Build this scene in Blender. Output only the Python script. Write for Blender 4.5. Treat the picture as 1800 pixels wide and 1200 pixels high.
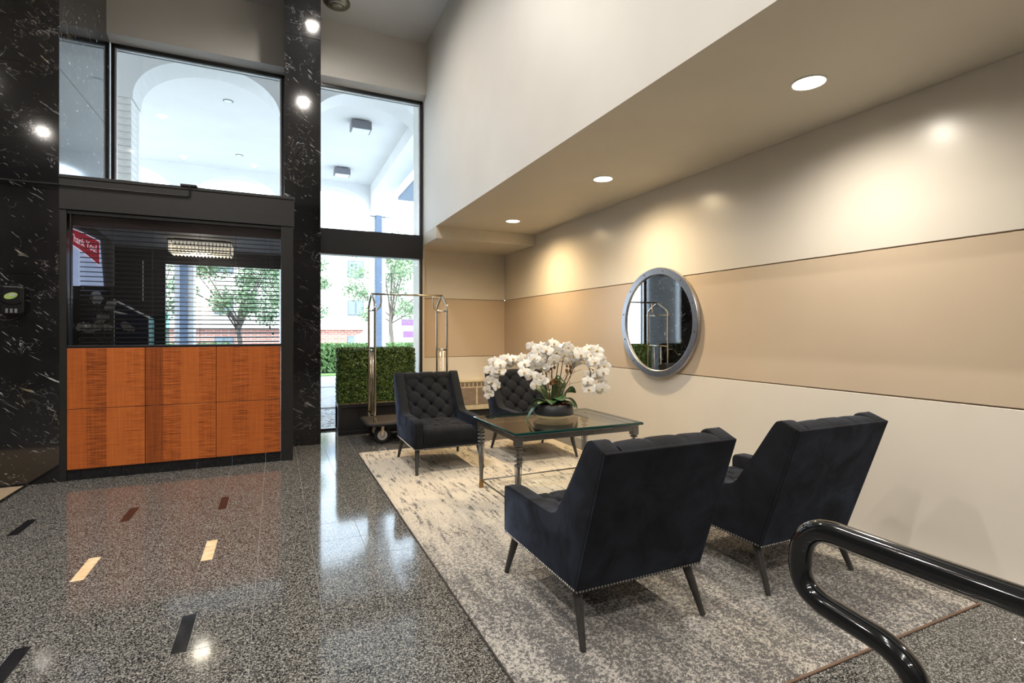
import bpy, bmesh, math, random
from mathutils import Vector, Matrix, Euler

for o in list(bpy.data.objects):
    bpy.data.objects.remove(o, do_unlink=True)
SC = bpy.context.scene
COL = SC.collection
PI = math.pi
R = math.radians

# ------------------------------------------------------------------ camera
cam = bpy.data.cameras.new('camera')
cam.sensor_width = 36.0
cam.lens = 36.0 * 905.0 / 1800.0
cam.shift_y = -17.0 / 1800.0
cam.clip_start = 0.02
cam.clip_end = 300
camo = bpy.data.objects.new('camera', cam)
camo.location = (0, 0, 1.35)
camo.rotation_euler = (R(90), 0, R(-24.634))
COL.objects.link(camo)
SC.camera = camo

# ------------------------------------------------------------------ world, sun, exposure
W = bpy.data.worlds.new('sky')
SC.world = W
W.use_nodes = True
bg = W.node_tree.nodes['Background']
bg.inputs['Color'].default_value = (0.70, 0.85, 1.0, 1)
bg.inputs['Strength'].default_value = 4.6
sun = bpy.data.lights.new('sun', 'SUN')
sun.energy = 6.5
sun.angle = R(2)
sun.color = (1.0, 0.96, 0.9)
suno = bpy.data.objects.new('sun', sun)
suno.rotation_euler = (R(38), 0, R(-28))      # travels towards +Y and down: the entrance front stays in shade
COL.objects.link(suno)
SC.view_settings.view_transform = 'Standard'
SC.view_settings.look = 'None'
SC.view_settings.gamma = 1.0
SC.view_settings.use_curve_mapping = False
SC.view_settings.exposure = 0.55
HALL_W = 190.0        # hall ceiling downlights, some of them added to brighten the hall
SOFFIT_W = 78.0       # soffit downlights
SC.cycles.use_denoising = True
SC.cycles.sample_clamp_indirect = 6.0
SC.cycles.max_bounces = 10

# ------------------------------------------------------------------ helpers
def tag(o, label=None, cat=None, group=None, kind=None):
    if label: o['label'] = label
    if cat: o['category'] = cat
    if group: o['group'] = group
    if kind: o['kind'] = kind
    return o

def empty(name, loc=(0, 0, 0), rz=0, **k):
    o = bpy.data.objects.new(name, None)
    o.empty_display_size = 0.1
    o.location = loc
    o.rotation_euler = (0, 0, rz)
    COL.objects.link(o)
    return tag(o, **k)

class MB:
    """collects shapes; build() links them as one mesh object"""
    def __init__(s):
        s.v = []; s.f = []; s.m = []; s.mi = 0
    def add(s, vs, fs):
        b = len(s.v)
        s.v += [tuple(p) for p in vs]
        for f in fs:
            s.f.append([i + b for i in f]); s.m.append(s.mi)
        return s
    def box(s, x0, x1, y0, y1, z0, z1):
        return s.add([(x0,y0,z0),(x1,y0,z0),(x1,y1,z0),(x0,y1,z0),(x0,y0,z1),(x1,y0,z1),(x1,y1,z1),(x0,y1,z1)],
                     [(0,3,2,1),(4,5,6,7),(0,1,5,4),(1,2,6,5),(2,3,7,6),(3,0,4,7)])
    def prism(s, poly, lo, hi, axis='x', flip=False):
        n = len(poly)
        def P(a, b, c):
            return {'x': (c, a, b), 'y': (a, c, b), 'z': (a, b, c)}[axis]
        vs = [P(a, b, lo) for a, b in poly] + [P(a, b, hi) for a, b in poly]
        fs = [tuple(range(n))[::-1], tuple(range(n, 2*n))]
        fs += [(i, (i+1) % n, n + (i+1) % n, n + i) for i in range(n)]
        return s.add(vs, fs)
    def lathe(s, prof, c=(0,0,0), n=24, caps=True):
        vs = []; fs = []
        for r, z in prof:
            for k in range(n):
                a = 2*PI*k/n
                vs.append((c[0]+r*math.cos(a), c[1]+r*math.sin(a), c[2]+z))
        for j in range(len(prof)-1):
            for k in range(n):
                fs.append((j*n+k, j*n+(k+1) % n, (j+1)*n+(k+1) % n, (j+1)*n+k))
        if caps:
            if prof[0][0] > 1e-5: fs.append(tuple(range(n))[::-1])
            if prof[-1][0] > 1e-5: fs.append(tuple((len(prof)-1)*n+k for k in range(n)))
        return s.add(vs, fs)
    def tube(s, pts, r, n=10, caps=True, closed=False):
        pts = [Vector(p) for p in pts]
        rs = r if isinstance(r, (list, tuple)) else [r]*len(pts)
        N = len(pts)
        t0 = (pts[1]-pts[0]).normalized()
        up = Vector((0,0,1)) if abs(t0.z) < .9 else Vector((1,0,0))
        nrm = t0.cross(up).normalized()
        vs = []; fs = []
        for i, p in enumerate(pts):
            if closed: t = (pts[(i+1) % N]-pts[i-1]).normalized()
            elif i == 0: t = t0
            elif i == N-1: t = (pts[-1]-pts[-2]).normalized()
            else: t = ((pts[i+1]-p).normalized()+(p-pts[i-1]).normalized()).normalized()
            nrm = (nrm - t*nrm.dot(t)).normalized()
            b = t.cross(nrm)
            for k in range(n):
                a = 2*PI*k/n
                vs.append(p + (nrm*math.cos(a)+b*math.sin(a))*rs[i])
        M = N if closed else N-1
        for i in range(M):
            j = (i+1) % N
            for k in range(n):
                fs.append((i*n+k, i*n+(k+1) % n, j*n+(k+1) % n, j*n+k))
        if caps and not closed:
            fs.append(tuple(range(n))[::-1]); fs.append(tuple((N-1)*n+k for k in range(n)))
        return s.add(vs, fs)
    def grid(s, rows):
        """rows: list of equal-length point lists"""
        n = len(rows[0]); vs = [p for r in rows for p in r]
        fs = [(j*n+k, j*n+k+1, (j+1)*n+k+1, (j+1)*n+k) for j in range(len(rows)-1) for k in range(n-1)]
        return s.add(vs, fs)
    def ball(s, c, r, n=8, m=5, sc=(1,1,1)):
        vs = []; fs = []
        for j in range(m+1):
            t = PI*j/m
            for k in range(n):
                a = 2*PI*k/n
                vs.append((c[0]+sc[0]*r*math.sin(t)*math.cos(a), c[1]+sc[1]*r*math.sin(t)*math.sin(a), c[2]+sc[2]*r*math.cos(t)))
        for j in range(m):
            for k in range(n):
                fs.append((j*n+k, (j+1)*n+k, (j+1)*n+(k+1) % n, j*n+(k+1) % n))
        return s.add(vs, fs)
    def mesh(s, name, mats, smooth=False):
        me = bpy.data.meshes.new(name)
        me.from_pydata(s.v, [], s.f)
        for m in (mats if isinstance(mats, (list, tuple)) else [mats]):
            me.materials.append(m)
        me.polygons.foreach_set('material_index', s.m)
        bm = bmesh.new(); bm.from_mesh(me)
        bmesh.ops.recalc_face_normals(bm, faces=bm.faces)
        bm.to_mesh(me); bm.free()
        if smooth:
            me.polygons.foreach_set('use_smooth', [True]*len(me.polygons))
        me.update()
        return me
    def build(s, name, mats, parent=None, smooth=False, bevel=0, seg=2, loc=None, sharp=None, **k):
        me = s.mesh(name, mats, smooth)
        return link(name, me, parent, bevel, seg, loc, sharp, **k)

def link(name, me, parent=None, bevel=0, seg=2, loc=None, sharp=None, **k):
    o = bpy.data.objects.new(name, me)
    COL.objects.link(o)
    if parent: o.parent = parent
    if loc: o.location = loc
    if sharp is not None:
        me.set_sharp_from_angle(angle=R(sharp))
    if bevel:
        b = o.modifiers.new('soft', 'BEVEL'); b.width = bevel; b.segments = seg; b.limit_method = 'ANGLE'; b.angle_limit = R(40)
    return tag(o, **k)

def copy_tree(o, parent=None):
    c = o.copy(); COL.objects.link(c); c.parent = parent
    for ch in list(o.children): copy_tree(ch, c)
    return c

def catmull(P, n=8):
    P = [Vector(p) for p in P]
    out = []
    Q = [P[0]*2-P[1]] + P + [P[-1]*2-P[-2]]
    for i in range(1, len(Q)-2):
        a, b, c, d = Q[i-1:i+3]
        for k in range(n):
            t = k/n
            out.append(0.5*((2*b)+(c-a)*t+(2*a-5*b+4*c-d)*t*t+(3*b-a-3*c+d)*t**3))
    out.append(P[-1])
    return out

# ------------------------------------------------------------------ materials
class NT:
    def __init__(s, name):
        s.mat = bpy.data.materials.new(name); s.mat.use_nodes = True
        s.t = s.mat.node_tree; s.b = s.t.nodes['Principled BSDF']
    def n(s, typ, **k):
        nd = s.t.nodes.new(typ)
        for a, v in k.items():
            if hasattr(nd, a) and a not in ('Scale',): setattr(nd, a, v)
        return nd
    def l(s, a, b): s.t.links.new(a, b)
    def pos(s):
        return s.n('ShaderNodeNewGeometry').outputs['Position']
    def obj(s):
        return s.n('ShaderNodeTexCoord').outputs['Object']
    def map(s, vec, scale=(1,1,1), rot=(0,0,0), loc=(0,0,0)):
        m = s.n('ShaderNodeMapping'); m.inputs['Scale'].default_value = scale
        m.inputs['Rotation'].default_value = rot; m.inputs['Location'].default_value = loc
        s.l(vec, m.inputs['Vector']); return m.outputs[0]
    def noise(s, vec, scale, detail=3, rough=.5, dist=0):
        m = s.n('ShaderNodeTexNoise')
        m.inputs['Scale'].default_value = scale; m.inputs['Detail'].default_value = detail
        m.inputs['Roughness'].default_value = rough; m.inputs['Distortion'].default_value = dist
        s.l(vec, m.inputs['Vector']); return m.outputs[0]
    def ramp(s, fac, stops, interp='LINEAR'):
        m = s.n('ShaderNodeValToRGB'); e = m.color_ramp; e.interpolation = interp
        while len(e.elements) < len(stops): e.elements.new(0.5)
        for el, (p, c) in zip(e.elements, stops):
            el.position = p; el.color = (c[0], c[1], c[2], 1) if isinstance(c, (tuple, list)) else (c, c, c, 1)
        s.l(fac, m.inputs[0]); return m.outputs[0]
    def math(s, op, a, b=None, clamp=False):
        m = s.n('ShaderNodeMath'); m.operation = op; m.use_clamp = clamp
        for i, v in enumerate((a, b)):
            if v is None: continue
            if isinstance(v, (int, float)): m.inputs[i].default_value = v
            else: s.l(v, m.inputs[i])
        return m.outputs[0]
    def mix(s, fac, a, b, mode='MIX'):
        m = s.n('ShaderNodeMix'); m.data_type = 'RGBA'; m.blend_type = mode
        for sock, v in ((m.inputs['Factor'], fac), (m.inputs[6], a), (m.inputs[7], b)):
            if isinstance(v, (int, float)): sock.default_value = v
            elif isinstance(v, tuple): sock.default_value = (v[0], v[1], v[2], 1)
            else: s.l(v, sock)
        return m.outputs[2]
    def sep(s, vec):
        m = s.n('ShaderNodeSeparateXYZ'); s.l(vec, m.inputs[0]); return m.outputs
    def bump(s, h, strength=.3, dist=.01):
        m = s.n('ShaderNodeBump'); m.inputs['Strength'].default_value = strength; m.inputs['Distance'].default_value = dist
        s.l(h, m.inputs['Height']); s.l(m.outputs[0], s.b.inputs['Normal'])
    def color(s, c):
        if isinstance(c, tuple): s.b.inputs['Base Color'].default_value = (c[0], c[1], c[2], 1)
        else: s.l(c, s.b.inputs['Base Color'])
    def set(s, **k):
        for a, v in k.items():
            i = s.b.inputs[a.replace('_', ' ')]
            if hasattr(v, 'is_linked'): s.l(v, i)
            else: i.default_value = v
        return s

def plain(name, c, rough=.5, metal=0, var=0.12, scale=14, bump=0, **k):
    t = NT(name)
    n = t.noise(t.obj(), scale, 4)
    lo = tuple(x*(1-var) for x in c); hi = tuple(min(1, x*(1+var)) for x in c)
    t.color(t.ramp(n, [(.3, lo), (.7, hi)]))
    t.set(Roughness=rough, Metallic=metal, **k)
    if bump: t.bump(t.noise(t.obj(), scale*14, 3), bump, .004)
    return t.mat

def paint(name, c, rough=.27, var=.035):
    t = NT(name); p = t.pos()
    n = t.noise(p, 1.3, 4)
    lo = tuple(x*(1-var) for x in c); hi = tuple(min(1, x*(1+var)) for x in c)
    t.color(t.ramp(n, [(.3, lo), (.7, hi)]))
    t.set(Roughness=rough)
    t.bump(t.noise(p, 160, 2), .05, .003)
    return t.mat

def emis(name, c, s):
    t = NT(name); t.color(c)
    t.b.inputs['Emission Color'].default_value = (*c, 1); t.b.inputs['Emission Strength'].default_value = s
    return t.mat

def thin_glass(name, tint=(1, 1, 1), base=.03, edge=.9, rough=0.0):
    m = bpy.data.materials.new(name); m.use_nodes = True
    t = m.node_tree; t.nodes.clear()
    out = t.nodes.new('ShaderNodeOutputMaterial'); mx = t.nodes.new('ShaderNodeMixShader')
    tr = t.nodes.new('ShaderNodeBsdfTransparent'); gl = t.nodes.new('ShaderNodeBsdfGlossy')
    lw = t.nodes.new('ShaderNodeLayerWeight'); lw.inputs['Blend'].default_value = .5
    p5 = t.nodes.new('ShaderNodeMath'); p5.operation = 'POWER'; p5.inputs[1].default_value = 5
    ma = t.nodes.new('ShaderNodeMath'); ma.operation = 'MULTIPLY_ADD'; ma.inputs[1].default_value = .95; ma.inputs[2].default_value = .045
    t.links.new(lw.outputs['Facing'], p5.inputs[0]); t.links.new(p5.outputs[0], ma.inputs[0])
    tr.inputs['Color'].default_value = (*tint, 1); gl.inputs['Roughness'].default_value = rough
    t.links.new(ma.outputs[0], mx.inputs[0]); t.links.new(tr.outputs[0], mx.inputs[1]); t.links.new(gl.outputs[0], mx.inputs[2])
    t.links.new(mx.outputs[0], out.inputs['Surface'])
    return m

def granite(name='speckled_granite'):
    t = NT(name); p = t.pos()
    vo = t.n('ShaderNodeTexVoronoi'); vo.inputs['Scale'].default_value = 225; t.l(p, vo.inputs['Vector'])
    cell = t.sep(vo.outputs['Color'])[0]
    a = t.noise(p, 120, 3, .6); b = t.noise(p, 480, 2, .6)
    m = t.math('ADD', t.math('MULTIPLY', cell, .42), t.math('ADD', t.math('MULTIPLY', a, .40), t.math('MULTIPLY', b, .22)))
    c = t.ramp(m, [(.36, (.006, .006, .006)), (.47, (.040, .040, .039)), (.58, (.112, .110, .106)), (.72, (.33, .325, .31))])
    t.color(c); t.set(Roughness=.085, IOR=1.42)
    return t.mat

def granite_joints():
    """the same stone where the floor runs on out of the photograph's sight"""
    return granite('speckled_granite_far')

def black_marble():
    t = NT('black_marble'); p = t.pos()
    w = t.noise(p, 2.2, 4)
    wv = t.n('ShaderNodeVectorMath'); wv.operation = 'MULTIPLY_ADD'
    nn = t.n('ShaderNodeTexNoise'); nn.inputs['Scale'].default_value = 3.0; nn.inputs['Detail'].default_value = 5
    t.l(p, nn.inputs['Vector'])
    t.l(nn.outputs['Color'], wv.inputs[0]); wv.inputs[1].default_value = (.55, .55, .55); t.l(p, wv.inputs[2])
    q = t.map(wv.outputs[0], (1, 1, 1.9), (.2, .55, .3))
    def vein(scale, width, soft):
        v = t.noise(q, scale, 5, .55)
        d = t.math('ABSOLUTE', t.math('SUBTRACT', v, .5))
        return t.ramp(d, [(width, 1.0), (width+soft, 0.0)])
    mask = t.ramp(t.noise(p, 3.1, 4, .6), [(.50, 0.0), (.66, 1.0)])
    mask2 = t.ramp(t.noise(p, 9, 3, .6), [(.5, 0.0), (.62, 1.0)])
    v1 = t.math('MULTIPLY', vein(3.0, .0006, .0030), mask)
    v2 = t.math('MULTIPLY', vein(7.0, .001, .0045), t.math('MULTIPLY', mask, mask2))
    fleck = t.ramp(t.noise(t.map(p, (1, 1, 1.6), (.3, .5, .2)), 42, 3, .6), [(.735, 0.0), (.765, .8)])
    fl = t.math('MULTIPLY', fleck, t.ramp(t.noise(p, 2.4, 2), [(.42, 0.0), (.6, 1.0)]))
    st = t.noise(t.map(t.map(p, (1, 1, 1), (0, R(-30), 0)), (3.4, 12, 24)), 1.0, 3, .55, .5)
    stk = t.math('MULTIPLY', t.ramp(st, [(.665, 0.0), (.70, .85)]), t.ramp(t.noise(p, 2.0, 3), [(.40, .15), (.60, 1.0)]))
    st2 = t.noise(t.map(t.map(p, (1, 1, 1), (0, R(-42), 0)), (10, 24, 62)), 1.0, 2, .55, .4)
    stk2 = t.math('MULTIPLY', t.ramp(st2, [(.68, 0.0), (.72, .7)]), t.ramp(t.noise(p, 3.4, 3), [(.42, .0), (.60, 1.0)]))
    veins = t.math('MAXIMUM', t.math('MAXIMUM', t.math('MAXIMUM', v1, v2), fl), t.math('MAXIMUM', stk, stk2))
    base = t.ramp(w, [(.3, (.004, .004, .005)), (.7, (.014, .014, .016))])
    vc = t.ramp(t.noise(p, 5, 2), [(.5, (.62, .63, .66)), (.72, (.58, .46, .26))])
    t.color(t.mix(veins, base, vc)); t.set(Roughness=.07, IOR=1.8)
    return t.mat

def sapele():
    t = NT('figured_sapele'); p = t.pos(); s = t.sep(p)
    strip = t.math('FLOOR', t.math('DIVIDE', t.math('ADD', s[0], 1.718), .1466))
    wn = t.n('ShaderNodeTexWhiteNoise'); wn.noise_dimensions = '1D'; t.l(strip, wn.inputs['W'])
    rip = t.noise(t.map(p, (5, 1, 105), (0, R(6), 0)), 1.0, 3, .6, .35)
    grain = t.noise(t.map(p, (60, 1, 2.2)), 1.0, 3)
    alt = t.math('PINGPONG', strip, 1.0)
    amp = t.math('ADD', .30, t.math('MULTIPLY', alt, .70))
    r2 = t.math('MULTIPLY', t.math('SUBTRACT', rip, .5), amp)
    v = t.math('ADD', t.math('ADD', .5, t.math('MULTIPLY', r2, 1.25)), t.math('MULTIPLY', t.math('SUBTRACT', grain, .5), .35))
    v = t.math('ADD', v, t.math('MULTIPLY', t.math('SUBTRACT', wn.outputs[0], .62), .30))
    c = t.ramp(v, [(.2, (.16, .036, .008)), (.5, (.42, .105, .020)), (.8, (.60, .17, .035))])
    t.color(c); t.set(Roughness=.34)
    return t.mat

def rug_mat():
    t = NT('distressed_rug_pile'); p = t.pos(); s = t.sep(p)
    st = t.noise(t.map(p, (36, 5.0, 1)), 1.0, 3, .6)           # streaks along the room
    st2 = t.noise(t.map(p, (8, 1.6, 1), (0, 0, .04)), 1.0, 3, .6)
    iso = t.noise(p, 62, 4, .75)
    fib = t.noise(p, 210, 3, .7)
    # worn gradient: pale at the window end, denser grey pattern at the hall end
    g = t.n('ShaderNodeMapRange'); t.l(s[1], g.inputs[0])
    g.inputs[1].default_value = 4.0; g.inputs[2].default_value = 2.6; g.inputs[3].default_value = 0; g.inputs[4].default_value = 1
    far = t.ramp(t.math('ADD', t.math('MULTIPLY', st, .6), t.math('MULTIPLY', iso, .4)), [(.53, 0.0), (.565, 1.0)])
    far = t.math('MULTIPLY', far, t.ramp(st2, [(.40, 0.0), (.54, 1.0)]))
    fine = t.noise(p, 150, 3, .7)
    near = t.ramp(t.math('ADD', t.math('ADD', t.math('MULTIPLY', iso, .46), t.math('MULTIPLY', fine, .36)), t.math('MULTIPLY', st2, .18)), [(.455, 0.0), (.515, 1.0)])
    k = t.mix(g.outputs[0], far, near)
    cream = t.mix(t.noise(p, 5, 3), (.70, .62, .50), (.80, .72, .61))
    cream = t.mix(g.outputs[0], cream, t.mix(t.noise(p, 4, 3), (.56, .53, .49), (.68, .64, .58)))
    dark = t.mix(t.noise(p, 3, 2), (.060, .061, .070), (.12, .112, .105))
    c = t.mix(k, cream, dark)
    c = t.mix(.55, c, t.ramp(fib, [(.3, .35), (.7, 1.25)]), 'MULTIPLY')
    t.color(c); t.set(Roughness=.95, Sheen_Weight=.15)
    t.bump(fib, .8, .01)
    return t.mat

def velvet():
    t = NT('black_velvet'); p = t.pos()
    n = t.noise(p, 6, 4, .6, .6)
    t.color(t.ramp(n, [(.3, (.0045, .005, .0065)), (.7, (.010, .0115, .015))]))
    t.set(Roughness=.85, Sheen_Weight=t.ramp(n, [(.35, .05), (.65, .24)]), Sheen_Roughness=.38, Specular_IOR_Level=.2)
    t.b.inputs['Sheen Tint'].default_value = (.42, .58, 1, 1)  # blue daylight put into the sheen tint
    t.bump(t.noise(p, 22, 3), .12, .01)
    return t.mat

def stucco(name, c):
    t = NT(name); p = t.pos()
    t.color(t.ramp(t.noise(p, 1.2, 5, .6), [(.3, tuple(x*.93 for x in c)), (.7, c)]))
    t.set(Roughness=.85); t.bump(t.noise(p, 60, 4), .25, .01)
    return t.mat

def leafmat(name, a, b, rough=.45, trans=0.0):
    t = NT(name); p = t.pos()
    t.color(t.ramp(t.noise(p, 38, 2), [(.35, a), (.65, b)])); t.set(Roughness=rough)
    return t.mat

M = {}
M['granite'] = granite(); M['granite_far'] = granite_joints()
M['grout'] = plain('grout', (.36, .36, .36), .8)
M['black_stone'] = plain('black_inset_stone', (.012, .012, .014), .08, var=.3, scale=40)
t = NT('cream_inset_stone'); p_ = t.pos()
t.color(t.ramp(t.noise(t.map(p_, (14, 40, 1)), 1, 4), [(.3, (.62, .40, .20)), (.7, (.86, .72, .50))])); t.set(Roughness=.12); M['cream_stone'] = t.mat
M['marble'] = black_marble()
M['sapele'] = sapele()
M['wall_cream'] = paint('cream_satin_paint', (.71, .665, .595))
M['wall_tan'] = paint('tan_satin_paint', (.56, .455, .345))
M['wall_white'] = paint('warm_white_paint', (.76, .735, .69), .5)
M['wall_hall'] = paint('hall_brown_panelling', (.075, .065, .06), .5)
M['ceiling'] = paint('ceiling_paint', (.72, .71, .70), .8)
M['soffit'] = paint('soffit_paint', (.66, .615, .53), .55)
M['groove'] = plain('groove_brown', (.30, .22, .15), .6)  # plain brown core showing in the recessed joints
M['dark_metal'] = plain('dark_bronze_metal', (.014, .0135, .014), .38, .0, .15)
M['black_metal'] = plain('black_anodised_frame', (.010, .010, .012), .32)
M['alu'] = plain('pale_aluminium', (.72, .73, .75), .35, .6)
M['glass'] = thin_glass('window_glass', (.97, .985, .99))
M['booth_glass'] = thin_glass('tinted_booth_glass', (.80, .82, .84))
M['table_glass'] = thin_glass('table_glass_face', (.955, .985, .975))
t = NT('green_glass_edge'); t.color((.005, .035, .032)); t.set(Roughness=.05, Coat_Weight=.5); M['glass_edge'] = t.mat
M['mirror'] = plain('mirror_silver', (.9, .92, .93), .01, 1, 0.0)
M['brushed'] = plain('brushed_steel', (.50, .50, .53), .32, 1, .08, 40)
M['nickel'] = plain('polished_nickel', (.72, .64, .52), .16, 1, .05)
M['gold_disc'] = plain('brushed_nickel_disc', (.34, .30, .23), .3, 1, .1)
M['velvet'] = velvet()
M['leg'] = plain('charcoal_leg_wood', (.030, .028, .027), .4, 0, .3, 30)
M['nail'] = plain('antique_nickel_nail', (.42, .40, .37), .3, 1)
M['gunmetal'] = plain('gunmetal_table_frame', (.20, .195, .19), .36, .85, .15, 25)
M['bronze'] = plain('bronze_foot', (.34, .20, .08), .4, .8)
M['bowl'] = plain('black_ceramic', (.012, .013, .016), .35)
M['bowl_under'] = plain('bowl_tan_underside', (.42, .34, .2), .4)
t = NT('white_orchid_petal'); p_ = t.obj()
t.color(t.ramp(t.noise(t.pos(), 12, 3), [(.3, (.68, .64, .57)), (.7, (.78, .76, .72))])); t.set(Roughness=.6, Subsurface_Weight=.0, Sheen_Weight=.1); M['petal'] = t.mat
M['lip'] = plain('orchid_lip_yellow', (.62, .46, .20), .5, 0, .3, 60)
M['stem'] = plain('dark_orchid_stem', (.06, .045, .03), .6)
M['twig'] = plain('red_brown_twig', (.24, .085, .035), .6)
M['moss'] = plain('brown_moss', (.22, .11, .045), .95, 0, .5, 60, .6)
M['oleaf'] = leafmat('orchid_leaf', (.012, .045, .014), (.04, .12, .03), .3)
M['planter'] = plain('planter_black_paint', (.012, .012, .014), .3)
M['boxwood'] = leafmat('boxwood_leaf', (.018, .050, .008), (.12, .19, .035), .35)
M['box_core'] = plain('boxwood_core', (.010, .022, .006), .9)
M['straw'] = plain('straw_rim', (.35, .24, .1), .9, 0, .4, 60)
M['rubber'] = plain('black_rubber', (.012, .012, .012), .7)
M['deck_carpet'] = plain('cart_deck_carpet', (.05, .04, .03), .95, 0, .4, 60, .5)
M['ptac'] = plain('cream_plastic', (.62, .54, .38), .5)
M['ptac_dark'] = plain('grille_brown', (.20, .15, .12), .6)
M['rail'] = plain('black_gloss_rail', (.006, .007, .008), .10, 0, .1, Coat_Weight=.4)
M['rug'] = rug_mat()
M['binding'] = plain('rug_binding', (.13, .08, .055), .8)
M['binding_dark'] = plain('rug_binding_dark', (.03, .025, .02), .8)
M['lens'] = emis('downlight_lens', (1, .93, .78), 8.0)
M['trim_white'] = plain('white_trim_ring', (.8, .78, .72), .4)
M['slat'] = plain('dark_blind_slat', (.022, .021, .023), .35)
M['cord'] = plain('blind_cord', (.12, .12, .13), .7)
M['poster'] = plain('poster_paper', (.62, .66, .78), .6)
M['poster'].node_tree.nodes['Principled BSDF'].inputs['Emission Color'].default_value = (.55, .66, .95, 1); M['poster'].node_tree.nodes['Principled BSDF'].inputs['Emission Strength'].default_value = .45   # added glow standing in for a reflection of the bright outside
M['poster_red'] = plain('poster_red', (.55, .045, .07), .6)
M['poster_red'].node_tree.nodes['Principled BSDF'].inputs['Emission Color'].default_value = (.8, .06, .10, 1); M['poster_red'].node_tree.nodes['Principled BSDF'].inputs['Emission Strength'].default_value = .22  # red print carries the same added glow
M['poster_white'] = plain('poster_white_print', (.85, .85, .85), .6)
M['poster_white'].node_tree.nodes['Principled BSDF'].inputs['Emission Color'].default_value = (.9, .93, 1, 1); M['poster_white'].node_tree.nodes['Principled BSDF'].inputs['Emission Strength'].default_value = .5  # white print given an added glow too
M['poster_grey'] = plain('poster_grey_print', (.36, .34, .36), .6)
M['booth_dark'] = plain('booth_dark_wall', (.025, .021, .024), .5)
M['booth_red'] = plain('booth_dark_red_valance', (.055, .016, .016), .5)
M['booth_ceiling'] = plain('booth_grey_ceiling', (.30, .30, .32), .6)
M['blue'] = plain('navy_counter', (.012, .03, .09), .25)
M['white_edge'] = plain('white_edge_trim', (.85, .86, .9), .4)
M['crystal'] = emis('crystal_lit', (1, .90, .72), .42)
M['dispenser'] = plain('dispenser_black_plastic', (.010, .010, .011), .25)
M['disp_green'] = plain('dispenser_green_label', (.30, .42, .12), .4)
M['disp_grey'] = plain('dispenser_label_grey', (.40, .44, .42), .4)
M['mat_tan'] = plain('tan_mat', (.30, .23, .15), .9, 0, .15, 60, .4)
M['stucco'] = stucco('white_stucco', (.74, .74, .74))
M['block'] = plain('white_painted_block', (.74, .73, .71), .8)
M['mortar'] = plain('grey_mortar', (.30, .29, .29), .9)
M['pipe_blue'] = plain('blue_grey_downpipe', (.14, .19, .28), .5)
M['fixture_grey'] = plain('grey_metal_fixture', (.16, .16, .18), .5)
M['fixture_lens'] = plain('frosted_lens', (.75, .78, .82), .4)
M['pave'] = plain('pale_pavers', (.34, .335, .33), .85, 0, .15, 3)
M['drive'] = plain('pale_drive', (.40, .395, .39), .9, 0, .1, 2)
M['kerb'] = plain('grey_kerb', (.33, .33, .34), .9)
t = NT('gravel'); p_ = t.pos(); vo = t.n('ShaderNodeTexVoronoi'); vo.inputs['Scale'].default_value = 22; t.l(p_, vo.inputs['Vector'])
t.color(t.ramp(vo.outputs['Color'], [(.2, (.16, .16, .17)), (.8, (.50, .50, .50))])); t.set(Roughness=.9); t.bump(vo.outputs['Distance'], 1, .03); M['gravel'] = t.mat
M['grass'] = leafmat('lawn', (.12, .22, .05), (.25, .34, .10), .9)
M['tree_leaf'] = leafmat('maple_leaf', (.13, .22, .11), (.26, .36, .20), .6)
M['hedge_leaf'] = leafmat('hedge_leaf', (.10, .20, .05), (.22, .33, .12), .6)
M['bark'] = plain('grey_bark', (.14, .12, .10), .9, 0, .3, 20, .5)
M['far_stucco'] = stucco('beige_far_stucco', (.66, .62, .56))
t = NT('far_brick'); br = t.n('ShaderNodeTexBrick'); br.inputs['Scale'].default_value = 1
br.inputs['Color1'].default_value = (.32, .12, .085, 1); br.inputs['Color2'].default_value = (.40, .18, .13, 1); br.inputs['Mortar'].default_value = (.5, .45, .42, 1)
br.inputs['Brick Width'].default_value = .45; br.inputs['Row Height'].default_value = .15; br.inputs['Mortar Size'].default_value = .015
t.l(t.map(t.pos(), (1, 1, 1), (R(90), 0, 0)), br.inputs['Vector']); t.color(br.outputs[0]); t.set(Roughness=.9); M['far_brick'] = t.mat
M['far_glass'] = plain('far_window_glass', (.14, .18, .20), .15)
M['far_frame'] = plain('far_window_frame', (.12, .13, .15), .5)
M['truck'] = plain('white_truck_paint', (.75, .76, .80), .4)
M['truck_purple'] = plain('truck_purple_stripe', (.16, .07, .34), .4)
M['roof_blue'] = plain('blue_grey_roof', (.16, .22, .32), .6)

# ------------------------------------------------------------------ room constants
XW = 3.49      # right wall
XU = 1.98      # upper wall / soffit edge
ZS = 2.79      # soffit underside
ZC = 5.53      # hall ceiling
YB = 7.91      # back wall of the seating bay
YF = 5.90      # booth front / big pillar front
YP = 6.58      # slim pillar front
YWN = 7.48     # window plane
YH = 7.32      # face of the wall over the windows
XL, Y0 = -6.0, -5.0

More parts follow.
